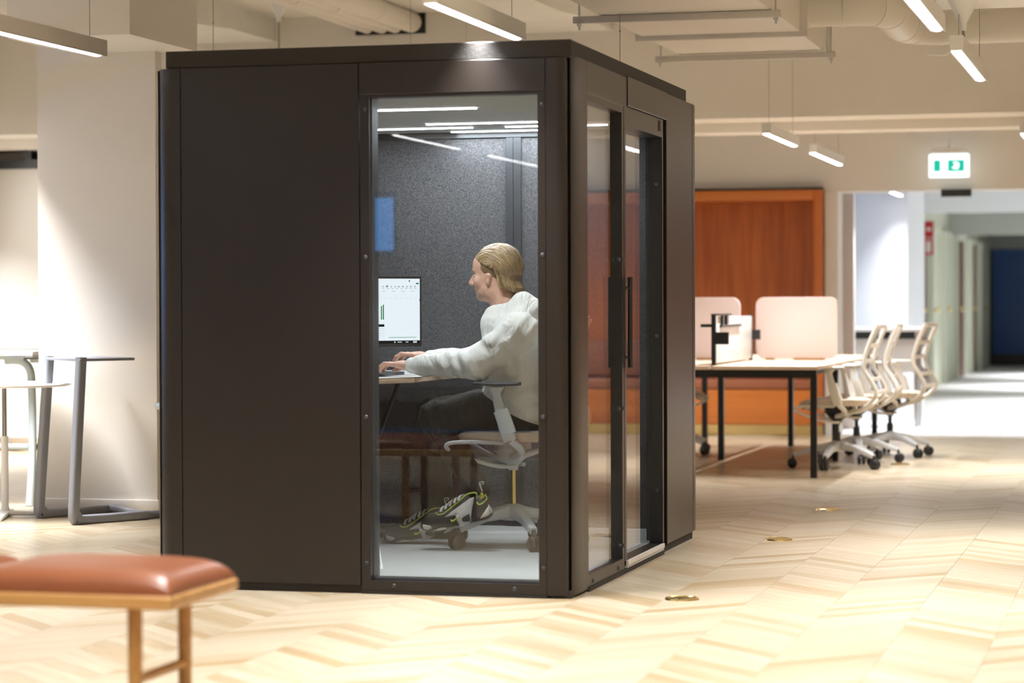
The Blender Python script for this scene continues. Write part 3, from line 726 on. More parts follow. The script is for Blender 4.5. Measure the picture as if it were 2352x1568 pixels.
def bench(xr, label):
    x0 = xr - BL
    t = thing('bench', label, 'bench', (xr-BL/2, (BY0+BY1)/2, 0), group='oak benches with leather cushions')
    Q = lambda n, m, mat, **k: part(n, m, MT[mat], t, world=True, **k)
    Q('seat_frame', MB().box(x0, xr, BY0, BY1, 0.350, 0.386), 'bench_oak', bevel=0.012, seg=3)
    for a, b in ((x0+0.008, x0+BL/2-0.004), (x0+BL/2+0.004, xr-0.008)):
        Q('seat_cushion', cushion(a, b, BY0+0.012, BY1-0.012, 0.386, 0.062), 'leather', angle=80)
    for xs in (lx-XR0+xr, x0+(XR0-lx)):
        for ys in (BY0+0.07, BY1-0.07):
            Q('leg', MB().cyl((xs, ys, 0), (xs, ys, 0.351), 0.0175, 0.0195, n=16), 'leg_oak')
        Q('stretcher', MB().cyl((xs, BY0+0.07, 0.16), (xs, BY1-0.07, 0.16), 0.013, n=10), 'leg_oak')
    return t
XR0 = -0.258
bench(XR0, 'oak bench with cognac leather cushions in the near left corner')
bench(XR0-BL-0.01, 'oak bench with leather cushions seen only mirrored in the pod window')

# ------------------------------------------------------------------ brass floor discs
DISC = None
for i, (y, lab) in enumerate(((0.097, 'round brass floor outlet nearest the camera'), (2.542, 'round brass floor outlet beside the pod side panel'), (4.306, 'round brass floor outlet, third along the row'), (8.2, 'round brass floor outlet by the nearer desk chairs'), (9.76, 'round brass floor outlet by the far desk chair'))):
    t = thing('floor_outlet', lab, 'floor outlet', (0.40, y, 0), group='brass outlets in a row on the floor')
    part('rim', MB().lathe([(0.066, 0.0), (0.064, 0.006), (0.054, 0.009), (0.050, 0.006)], n=28, cap=False), MT['brass'], t)
    part('lid', MB().lathe([(0.051, 0.003), (0.047, 0.0065), (0.012, 0.0085)], n=28), MT['brass'], t)

# ------------------------------------------------------------------ tables at the left
d = Vector((0.53, 0.85, 0)).normalized()
t = thing('sled_table', 'grey side table with slanted legs and floor runners, left of the pod', 'side table', (-3.2, 2.7, 0))
A0, B0 = Vector((*at(168, 1205, 'z', 0.0)[:2], 0)), Vector((*at(88, 1190, 'z', 0.0)[:2], 0))
A1 = Vector(at(186, 828, 'z', 0.85)); A1 = Vector(at(186, 828, 'y', A0.y + 0.05)); B1 = Vector(at(112, 828, 'y', B0.y + 0.05))
A1.z = B1.z = 0.838
for P0, P1 in ((A0, A1), (B0, B1)):
    zb = 0.026
    path = [tuple(P1 + Vector((0, 0, 0.004))), tuple(P1.lerp(P0, 0.06)), tuple(P0.lerp(P1, 0.10) + Vector((0, 0, 0))), tuple(P0 + Vector((0.006, 0.012, 0.055))), tuple(P0 + d*0.035 + Vector((0, 0, 0.030))), tuple(P0 + d*0.09 + Vector((0, 0, zb-0.003))), tuple(P0 + d*1.0 + Vector((0, 0, zb-0.003)))]
    side = d.cross(Vector((0, 0, 1)))
    part('leg_frame', MB().sweep(smooth_path(path, 5), rrect(0.052, 0.046, 0.012, 3), up=tuple(d + Vector((0, 0, 0.001)))), MT['table_grey'], t, world=True, angle=60)
part('cross_bar', MB().sweep([tuple(A0 + d*0.45 + Vector((0, 0, 0.03))), tuple(B0 + d*0.45 + Vector((0, 0, 0.03)))], rrect(0.03, 0.03, 0.008, 2)), MT['table_grey'], t, world=True)
top = MB()
e1, e2 = A1 - d*0.02, B1 - d*0.02
sd = (A1-B1).normalized()
poly = [e1 + sd*0.03, e1 + sd*0.03 + d*0.34, e2 - sd*0.03 + d*0.34, e2 - sd*0.03]
top.prism([(q.x, q.y) for q in poly], 'z', 0.838, 0.853)
part('table_top', top, MT['table_grey'], t, world=True, bevel=0.006, seg=3)

t = thing('round_table', 'small white round table on a chrome and white column', 'table', (-3.81, 2.93, 0))
part('table_top', MB().lathe([(0.33, 0.695), (0.352, 0.702), (0.355, 0.708), (0.35, 0.713)], n=40), MT['table_white'], t)
part('column', MB().cyl((0, 0, 0.43), (0, 0, 0.696), 0.014, n=14), MT['chrome'], t)
part('column_sleeve', MB().lathe([(0.030, 0.02), (0.019, 0.06), (0.019, 0.43), (0.012, 0.432)], n=16), MT['table_white'], t)
for k in range(4):
    a = math.radians(20 + 90*k)
    part('foot', MB().sweep([(0, 0, 0.022), (0.14*math.cos(a), 0.14*math.sin(a), 0.016), (0.29*math.cos(a), 0.29*math.sin(a), 0.010)], [rrect(0.05, 0.026, 0.008, 2), rrect(0.042, 0.022, 0.007, 2), rrect(0.03, 0.016, 0.005, 2)]), MT['table_white'], t, angle=60)

t = thing('high_table', 'long pale table with rounded blue legs behind the white table', 'table', (-4.8, 3.8, 0))
part('table_top', MB().box(-5.8, -3.92, 3.50, 4.25, 0.845, 0.873), MT['table_white'], t, world=True, bevel=0.006)
part('top_edge', MB().box(-4.06, -3.917, 3.498, 4.252, 0.838, 0.846), MT['steel'], t, world=True, bevel=0.002)
for xs, s in ((-3.99, 1), (-5.72, -1)):
    for yb, yt in ((3.60, 3.72), (4.18, 4.05)):
        path = smooth_path([(xs-0.20*s, yt, 0.815), (xs-0.11*s, yt, 0.812), (xs-0.055*s, yt, 0.77), (xs-0.04*s, yt, 0.66), (xs-0.01*s, (yb+yt)/2, 0.3), (xs, yb, 0.0)], 5)
        part('leg', MB().sweep(path, rrect(0.042, 0.042, 0.016, 4), up=(0, 1, 0)), MT['table_blue'], t, world=True, angle=60)
part('foot_rail', MB().cyl((-5.7, 3.66, 0.33), (-4.02, 3.66, 0.33), 0.018, n=12), MT['table_blue'], t, world=True)
part('apron', MB().box(-5.65, -4.07, 3.70, 4.05, 0.82, 0.846), MT['table_blue'], t, world=True, smooth=False)
p = at(361, 935, 'y', 2.9)
pt = thing('side_stool', 'pale blue stool peeking out behind the pod edge', 'stool', (float(p[0])+0.165, 2.9, 0))
part('seat', MB().lathe([(0.13, 0.575), (0.165, 0.59), (0.17, 0.605), (0.16, 0.618)], n=28), MT['table_blue'], pt)
for k in range(3):
    a = math.radians(15 + 120*k)
    part('leg', MB().cyl((0.08*math.cos(a), 0.08*math.sin(a), 0.58), (0.125*math.cos(a), 0.125*math.sin(a), 0), 0.012, n=10), MT['table_blue'], pt)

# ------------------------------------------------------------------ task chairs
def task_chair(label, loc, rotz, style='cream', arm_z=0.70, seat_z=0.47, star=0.0, group=None, back=True):
    t = thing('task_chair', label, 'chair', loc, rotz, group)
    fm, sm, bm_, cm = (MT['chair_frame'], MT['chair_seat'], MT['chair_grey'], MT['caster']) if style == 'cream' else (MT['chair_grey'], MT['chair_seat'], MT['chair_grey'], MT['caster_smoke'])
    hz = 0.145
    part('base_hub', MB().lathe([(0.052, hz-0.03), (0.055, hz+0.01), (0.04, hz+0.035), (0.03, hz+0.04)], n=20), bm_, t)
    for k in range(5):
        a = math.radians(star + 72*k); c, s = math.cos(a), math.sin(a)
        L = part('base_leg', MB().sweep([(0.03*c, 0.03*s, hz+0.008), (0.16*c, 0.16*s, hz-0.012), (0.295*c, 0.295*s, 0.088)], [rrect(0.062, 0.055, 0.008, 2), rrect(0.046, 0.040, 0.007, 2), rrect(0.034, 0.030, 0.006, 2)]), bm_, t, angle=45)
        w = MB(); ax = Vector((-s, c, 0)); ctr = Vector((0.305*c, 0.305*s, 0.034))
        for q in (-1, 1):
            p0 = ctr + ax*(0.006*q); p1 = ctr + ax*(0.026*q)
            w.tube([tuple(p0), tuple(p0.lerp(p1, 0.7)), tuple(p1)], [0.033, 0.034, 0.027], n=16)
        w.cyl(tuple(ctr + Vector((0, 0, 0.02))), (0.292*c, 0.292*s, 0.092), 0.010, n=8)
        part('caster', w, cm, L, angle=50)
    part('gas_lift', MB().cyl((0, 0, hz+0.03), (0, 0, hz+0.10 if style == 'cream' else seat_z-0.17), 0.024 if style == 'cream' else 0.0135, n=16).cyl((0, 0, hz+0.1), (0, 0, seat_z-0.07), 0.014 if style == 'cream' else 0.0095, n=14), MT['caster'] if style == 'cream' else MT['brass'], t)  # pod chair's piston is chrome; its golden sheen is put in as brass colour
    part('tilt_housing', MB().lathe([(0.022, seat_z-0.175), (0.026, seat_z-0.15), (0.06, seat_z-0.12), (0.085, seat_z-0.09), (0.08, seat_z-0.05)], n=20), MT['caster'] if style == 'cream' else bm_, t)
    # seat: rounded pad with a waterfall front
    seat = MB(); n = 15; idx = {}
    for i, u in enumerate(np.linspace(-1, 1, n)):
        for j, v in enumerate(np.linspace(-1, 1, n)):
            # square -> rounded square
            x, y = u*math.sqrt(1-0.42*v*v), v*math.sqrt(1-0.42*u*u)
            zz = seat_z - 0.018*max(0, x-0.55)**2*6 + 0.016*(abs(y)**2.5) + 0.012*max(0, -x-0.3)
            idx[i, j] = len(seat.v); seat.v.append((0.01+0.245*x, 0.245*y, zz - 0.012*max(abs(u), abs(v))**8))
    o = len(seat.v)
    for q in list(seat.v): seat.v.append((0.01+(q[0]-0.01)*0.94, q[1]*0.94, q[2]-0.042))
    for i in range(n-1):
        for j in range(n-1):
            a, b, c2, e = idx[i,j], idx[i+1,j], idx[i+1,j+1], idx[i,j+1]
            seat.f += [(a, b, c2, e), (o+e, o+c2, o+b, o+a)]
    ring = [idx[i, 0] for i in range(n)] + [idx[n-1, j] for j in range(1, n)] + [idx[i, n-1] for i in range(n-2, -1, -1)] + [idx[0, j] for j in range(n-2, 0, -1)]
    for a in range(len(ring)):
        b = (a+1) % len(ring); seat.f.append((ring[a], o+ring[a], o+ring[b], ring[b]))
    part('seat', seat, sm, t, angle=60)
    # under-seat loop on each side, running into the back rails
    for s in (-1, 1):
        y = 0.195*s
        lo = smooth_path([(-0.03, y*0.4, seat_z-0.155), (0.05, y*0.6, seat_z-0.150), (0.15, y*0.85, seat_z-0.118), (0.225, y, seat_z-0.085), (0.252, y*1.03, seat_z-0.062), (0.225, y*1.07, seat_z-0.046), (0.13, y*1.13, seat_z-0.040), (-0.02, y*1.16, seat_z-0.042)], 5)
        part('seat_loop', MB().sweep(lo, rrect(0.018, 0.022, 0.006, 2), up=(0, 1, 0)), fm, t, angle=60)
        # arm: bracket, post, pad
        ya = 0.275*s
        arm = MB().sweep([(-0.055, ya*0.95, seat_z-0.03), (-0.035, ya, seat_z+0.03), (-0.005, ya, arm_z-0.09), (0.003, ya, arm_z-0.05), (0.004, ya, arm_z-0.022)], [rrect(0.062, 0.022, 0.008, 2), rrect(0.058, 0.024, 0.008, 2), rrect(0.042, 0.022, 0.007, 2), rrect(0.036, 0.022, 0.007, 2), rrect(0.07, 0.022, 0.007, 2)], up=(0, 1, 0))
        ar = part('arm_post', arm, fm, t, angle=60)
        part('arm_sleeve', MB().sweep([(-0.054, ya*1.012, seat_z+0.0), (-0.018, ya*1.012, arm_z-0.12)], rrect(0.066, 0.028, 0.008, 2), up=(0, 1, 0)), fm, ar, angle=60)
        part('arm_pad', MB().sweep([(-0.10, ya*0.98, arm_z-0.006), (0.0, ya*0.98, arm_z-0.008), (0.10, ya*0.98, arm_z-0.004)], [rrect(0.062, 0.014, 0.006, 3), rrect(0.075, 0.018, 0.008, 3), rrect(0.058, 0.013, 0.006, 3)]), MT['pad'] if style != 'cream' else fm, ar, angle=60)
        part('seat_bracket', MB().sweep(smooth_path([(-0.055, ya*0.9, seat_z-0.03), (-0.09, ya*0.75, seat_z-0.075), (-0.05, ya*0.45, seat_z-0.105), (0.0, ya*0.2, seat_z-0.115)], 4), rrect(0.032, 0.018, 0.006, 2), up=(0, 1, 0)), fm, t, angle=60)
    if back:
        prof = [(-0.02, seat_z-0.105), (-0.16, seat_z-0.075), (-0.262, seat_z-0.01), (-0.300, seat_z+0.055), (-0.262, seat_z+0.14), (-0.222, seat_z+0.205), (-0.222, seat_z+0.28), (-0.258, seat_z+0.39), (-0.305, seat_z+0.495)]
        pp = smooth_path([(x, 0, z) for x, z in prof], 5)
        for s in (-1, 1):
            path = [(q.x, s*(0.06 + 0.135*min(1, i/14)), q.z) for i, q in enumerate(pp)]
            part('back_rail', MB().sweep(path, rrect(0.026, 0.036, 0.009, 2), up=(0, 1, 0)), fm, t, angle=60)
        def on_prof(z):
            best = min(pp[10:], key=lambda q: abs(q.z-z)); return best.x, best.z
        for dz in (0.055, 0.145, 0.255, 0.365, 0.49):
            x, z = on_prof(seat_z+dz)
            part('back_rung', MB().sweep([(x+0.004, -0.195, z), (x-0.012, 0, z), (x+0.004, 0.195, z)], rrect(0.016, 0.030, 0.006, 2)), fm, t, angle=60)
        web = MB()
        zs = np.linspace(seat_z+0.05, seat_z+0.48, 16)
        for k in range(15):
            (xa, za), (xb, zb) = on_prof(zs[k]), on_prof(zs[k+1])
            web.add([(xa+0.022, -0.15, za), (xa+0.022, 0.15, za), (xb+0.022, 0.15, zb), (xb+0.022, -0.15, zb), (xa+0.028, -0.15, za), (xa+0.028, 0.15, za), (xb+0.028, 0.15, zb), (xb+0.028, -0.15, zb)], [(0,1,2,3),(7,6,5,4),(0,3,7,4),(1,5,6,2)])
        part('back_mesh', web, MT['chair_mesh'], t)
    return t
GC = 'task chairs at the bench desk'
def floor_at(px, py, z): return at(px, py, 'z', z)
c = at(1916, 1012, 'z', 0.185); task_chair('cream task chair nearest the desk end', (float(c[0])+0.02, float(c[1]), 0), math.radians(177), star=12, group=GC)
c = at(1961, 1000, 'z', 0.185); task_chair('middle cream task chair of the three by the desk', (float(c[0])+0.02, float(c[1]), 0), math.radians(181), star=30, group=GC)
c = at(2038, 989, 'z', 0.185); task_chair('rightmost cream task chair, turned a little from the desk', (float(c[0])+0.02, float(c[1]), 0), math.radians(173), star=0, group=GC)
task_chair('cream task chair half hidden behind the pod at the desk', (-1.40, 9.15, 0), math.radians(5), star=40, group=GC)
task_chair('grey white task chair inside the pod, under the seated man', (-0.63, 1.50, 0.05), math.radians(180), style='grey', arm_z=0.735, seat_z=0.512, star=14+180-0, back=True)

# ------------------------------------------------------------------ bench desk
t = thing('bench_desk', 'four place bench desk with birch tops on a black frame', 'desk', (-0.67, 8.5, 0))
Q = lambda n, m, mat, **k: part(n, m, MT[mat], t, world=True, **k)
DX0, DXC, DX1 = -1.375, -0.675, 0.025
YD = [6.72, 8.49, 10.25]
for a, b in ((DX0, DXC-0.012), (DXC+0.012, DX1)):
    for y0, y1 in zip(YD[:-1], YD[1:]):
        Q('desk_top', MB().box(a, b, y0, y1-0.004, 0.695, 0.72), 'desk_top', bevel=0.003, seg=1)
Q('frame_beam', MB().box(DX0+0.01, DX1-0.01, YD[0]+0.01, YD[0]+0.05, 0.645, 0.694), 'black_metal', smooth=False)
Q('frame_beam', MB().box(DX0+0.01, DX1-0.01, YD[2]-0.05, YD[2]-0.01, 0.645, 0.694), 'black_metal', smooth=False)
for x in (DX0+0.09, DXC-0.1, DXC+0.1, DX1-0.09):
    Q('frame_beam', MB().box(x-0.02, x+0.02, YD[0]+0.05, YD[2]-0.05, 0.655, 0.694), 'black_metal', smooth=False)
for x, y in ((DX1-0.03, YD[0]+0.03), (DX0+0.03, YD[0]+0.03), (-0.09, YD[1]), (-0.912, YD[1]), (DX1-0.03, YD[2]-0.03), (-0.66, YD[2]-0.03), (DX0+0.03, YD[2]-0.03)):
    Q('leg', MB().box(x-0.021, x+0.021, y-0.021, y+0.021, 0, 0.65), 'black_metal', bevel=0.003, seg=1)
def screen_poly(w, h, r=0.075): return rrect(w, h, r, 6)
for x0, x1, lab in ((-0.657, -0.07, 'pale pink rounded desk screen, right of two'), (-1.36, -0.771, 'pale pink rounded desk screen, left of two beside the pod')):
    o = thing('desk_screen', lab, 'desk screen', ((x0+x1)/2, 8.49, 0.722), group='pink desk screens')
    part('panel', MB().prism(rrect(x1-x0, 0.44, 0.06, 6), 'y', -0.018, 0.018).move(lambda q: (q[0], q[1], q[2]+0.226)), MT['pink'], o, bevel=0.006, seg=2, angle=50)
    part('foot', MB().box(-0.02, 0.20, -0.05, 0.05, 0.0, 0.012), MT['bench_oak'], o, bevel=0.003)
    part('foot', MB().box(-0.22, -0.16, -0.05, 0.05, 0.0, 0.012), MT['bench_oak'], o, bevel=0.003)
o = thing('middle_screen', 'white middle desk divider with black posts and tool brackets', 'desk screen', (DXC, 7.6, 0.722))
part('panel', MB().box(-0.012, 0.012, -0.72, 0.74, 0.012, 0.315), MT['board_white'], o, bevel=0.004)
for yy in (-0.74, 0.76):
    part('post', MB().box(-0.014, 0.014, yy-0.016, yy+0.016, 0.0, 0.325), MT['black_metal'], o, smooth=False)
part('bracket', MB().box(0.013, 0.10, -0.755, -0.735, 0.135, 0.215).box(-0.085, -0.013, -0.755, -0.735, 0.248, 0.268), MT['black_metal'], o, smooth=False)
part('bracket', MB().box(0.013, 0.07, 0.745, 0.765, 0.145, 0.215), MT['black_metal'], o, smooth=False)
part('tool_bar', MB().box(0.014, 0.03, -0.60, 0.2, 0.245, 0.262).box(0.014, 0.03, -0.56, -0.52, 0.262, 0.335).box(0.014, 0.03, -0.40, -0.36, 0.262, 0.335).box(-0.03, 0.03, -0.68, -0.2, 0.325, 0.335), MT['black_metal'], o, smooth=False)
# sideboard in front of the cool wall
t = thing('sideboard', 'pale sideboard with black open compartments behind the pink screen', 'sideboard', (-0.30, 13.6, 0))
part('carcass', MB().box(-0.75, 0.02, 13.4, 13.8, 0.5, 0.80), MT['lamp_grey'], t, world=True, smooth=False)
part('top', MB().box(-0.78, 0.06, 13.38, 13.82, 0.865, 0.90), MT['table_white'], t, world=True, bevel=0.004)
part('compartment', MB().box(-0.72, -0.36, 13.385, 13.78, 0.80, 0.865), MT['black'], t, world=True, smooth=False)
part('compartment', MB().box(-0.30, 0.0, 13.385, 13.78, 0.80, 0.865), MT['black'], t, world=True, smooth=False)
for x in (-0.74, 0.01):
    part('leg', MB().box(x-0.02, x+0.02, 13.42, 13.46, 0, 0.865).box(x-0.02, x+0.02, 13.74, 13.78, 0, 0.865), MT['steel'], t, world=True, smooth=False)

# ------------------------------------------------------------------ in the pod: desk, monitor, laptop
DZ = 0.803
t = thing('pod_desk', 'birch ply desk with a clipped corner inside the pod', 'desk', (-1.33, 1.7, 0.05))
fr = at(992, 862, 'z', DZ); c1 = at(950, 869, 'z', DZ-0.02)
poly = [(-1.595, 1.12), (-1.14, 1.12), (float(fr[0])+0.01, 1.30), (float(fr[0])+0.01, 2.40), (-1.595, 2.40)]
part('desk_top', MB().prism(poly, 'z', DZ-0.024, DZ), MT['ply'], t, world=True, bevel=0.003, seg=1)
part('desk_surface', MB().prism([(x*0.995-0.004, y) for x, y in poly], 'z', DZ+0.0002, DZ+0.0012), MT['table_white'], t, world=True, smooth=False)
part('pedestal', MB().box(-1.43, -1.35, 1.72, 1.80, 0.05, DZ-0.025), MT['black_metal'], t, world=True, bevel=0.004)
part('foot', MB().box(-1.55, -0.99, 1.72, 1.80, 0.05, 0.08).box(-1.42, -1.36, 1.3, 2.2, 0.05, 0.075), MT['caster_smoke'], t, world=True, bevel=0.004)
part('brace', MB().cyl((-1.36, 1.74, 0.45), (-1.15, 1.45, DZ-0.03), 0.010, n=8), MT['black_metal'], t, world=True)

nrm = Vector((0.72, -0.69, 0)).normalized(); ed = Vector((-nrm.y, nrm.x, 0))
MW, MH = 0.545, 0.325
e_t = Vector(at(971, 634, 'y', 1.86)); e_b = Vector(at(966, 796, 'y', 1.86))
org = Vector(((e_t.x+e_b.x)/2, 1.86, e_b.z)) - ed*(MW/2)
MH = e_t.z - e_b.z
mon = thing('computer_monitor', 'black edged monitor showing a bright spreadsheet', 'monitor', (org.x, org.y, DZ+0.002), math.atan2(ed.y, ed.x))
bz = org.z - (DZ+0.002)           # local: x along the screen, -y towards the viewer
part('bezel', MB().box(-MW/2, MW/2, 0.0, 0.022, bz, bz+MH), MT['black_metal'], mon, bevel=0.003)
scr = part('screen', MB().box(-MW/2+0.008, MW/2-0.011, -0.002, -0.0003, bz+0.030, bz+MH-0.012), emit('screen_white', (0.88, 0.95, 1.0), 1.15), mon, smooth=False)
ink = {'g': emit('screen_green', (0.02, 0.25, 0.06), 0.9), 'k': emit('screen_dark', (0.01, 0.012, 0.014), 0.6), 'l': emit('screen_grey', (0.55, 0.60, 0.66), 1.0), 't': emit('screen_teal', (0.0, 0.28, 0.16), 0.9), 'b': emit('screen_bar', (0.006, 0.008, 0.012), 0.6), 'w': emit('screen_icon', (0.8, 0.9, 1.0), 0.9)}
sx1, sz0 = MW/2-0.011, bz+0.030; SH = MH-0.042
def mark(name, items, k, depth=-0.0032):
    m = MB()
    for (u0, u1, v0, v1) in items:      # u metres from the right edge, v share of the height from the top
        m.box(sx1-u1, sx1-u0, depth, -0.0021, sz0+SH*(1-v1), sz0+SH*(1-v0))
    part(name, m, ink[k], scr, smooth=False)
rr = random.Random(3)
mark('screen_text', [(0.022+0.021*i, 0.022+0.021*i+0.006+0.006*rr.random(), 0.115, 0.14) for i in range(9)] + [(0.018+0.024*i, 0.018+0.024*i+0.012, 0.155, 0.164) for i in range(8)], 'l')
mark('screen_text', [(0.03+0.05*i, 0.03+0.05*i+0.018, 0.20, 0.208) for i in range(4)] + [(0.02+0.026*i, 0.024+0.026*i, 0.315, 0.322) for i in range(8)], 'l')
mark('toolbar_icon', [(0.168, 0.176, 0.11, 0.135), (0.052, 0.058, 0.028, 0.048)], 'k')
mark('save_button', [(0.006, 0.020, 0.066, 0.09)], 't')
mark('chart_bar', [(0.190, 0.195, 0.42, 0.66)], 'g'); mark('chart_bar', [(0.200, 0.205, 0.44, 0.66)], 'g')
mark('table_header', [(0.188, 0.225, 0.735, 0.775)], 'k')
mark('table_row', [(0.188, 0.225, 0.80+0.04*i, 0.804+0.04*i) for i in range(4)], 'l')
mark('scroll_line', [(0.02, 0.165, 0.945, 0.952)], 't')
mark('scroll_bar', [(0.0, 0.002, 0.33, 0.36)], 'k')
part('task_bar', MB().box(-MW/2+0.008, MW/2-0.011, -0.0022, -0.0004, bz+0.016, bz+0.0295), ink['b'], mon, smooth=False)
part('task_icon', MB().box(0.125, 0.132, -0.0032, -0.0024, bz+0.020, bz+0.026).box(0.143, 0.165, -0.0032, -0.0024, bz+0.021, bz+0.025).box(0.185, 0.2, -0.0032, -0.0024, bz+0.021, bz+0.025).box(0.225, 0.245, -0.0032, -0.0024, bz+0.019, bz+0.027), ink['w'], mon, smooth=False)
part('stand', MB().box(-0.04, 0.04, 0.03, 0.06, 0.01, bz+0.2).box(-0.03, 0.03, 0.02, 0.05, bz+0.12, bz+0.2), MT['black_metal'], mon, bevel=0.004)
part('stand_foot', MB().box(-0.12, 0.12, -0.02, 0.14, 0.0, 0.012), MT['black_metal'], mon, bevel=0.004)
# laptop with its lid toward the left wall
lp = thing('laptop', 'dark open laptop under the typing hands', 'laptop', (-1.30, 1.50, DZ+0.0015))
part('laptop_base', MB().box(-0.115, 0.115, -0.165, 0.165, 0.0, 0.014), MT['pad'], lp, bevel=0.004)
part('keyboard', MB().box(-0.095, 0.02, -0.145, 0.145, 0.0142, 0.0165), MT['black_metal'], lp, smooth=False)
part('trackpad', MB().box(0.035, 0.105, -0.05, 0.05, 0.0142, 0.0150), MT['frame_blue'], lp, smooth=False)
part('laptop_lid', MB().prism([(-0.115, 0.016), (-0.109, 0.016), (-0.165, 0.22), (-0.171, 0.218)], 'y', -0.165, 0.165), MT['pad'], lp, smooth=False)
part('laptop_screen', MB().prism([(-0.1085, 0.022), (-0.1075, 0.022), (-0.1625, 0.213), (-0.1635, 0.213)], 'y', -0.155, 0.155), ink['b'], lp, smooth=False)
# a white charging cable by the window sill
cb = part('charging_cable', MB().tube([tuple(q) for q in smooth_path([tuple(at(868, 1225, 'y', 0.62)), tuple(at(871, 1262, 'y', 0.55)), tuple(at(876, 1297, 'y', 0.46))], 6)], 0.004, n=6).cyl(tuple(at(876, 1297, 'y', 0.46)), tuple(at(876, 1309, 'y', 0.43)), 0.007, 0.008, n=8), MT['plastic_white'], None)
tag(cb, 'thin white cable end lying on the pod carpet by the window', 'cable')
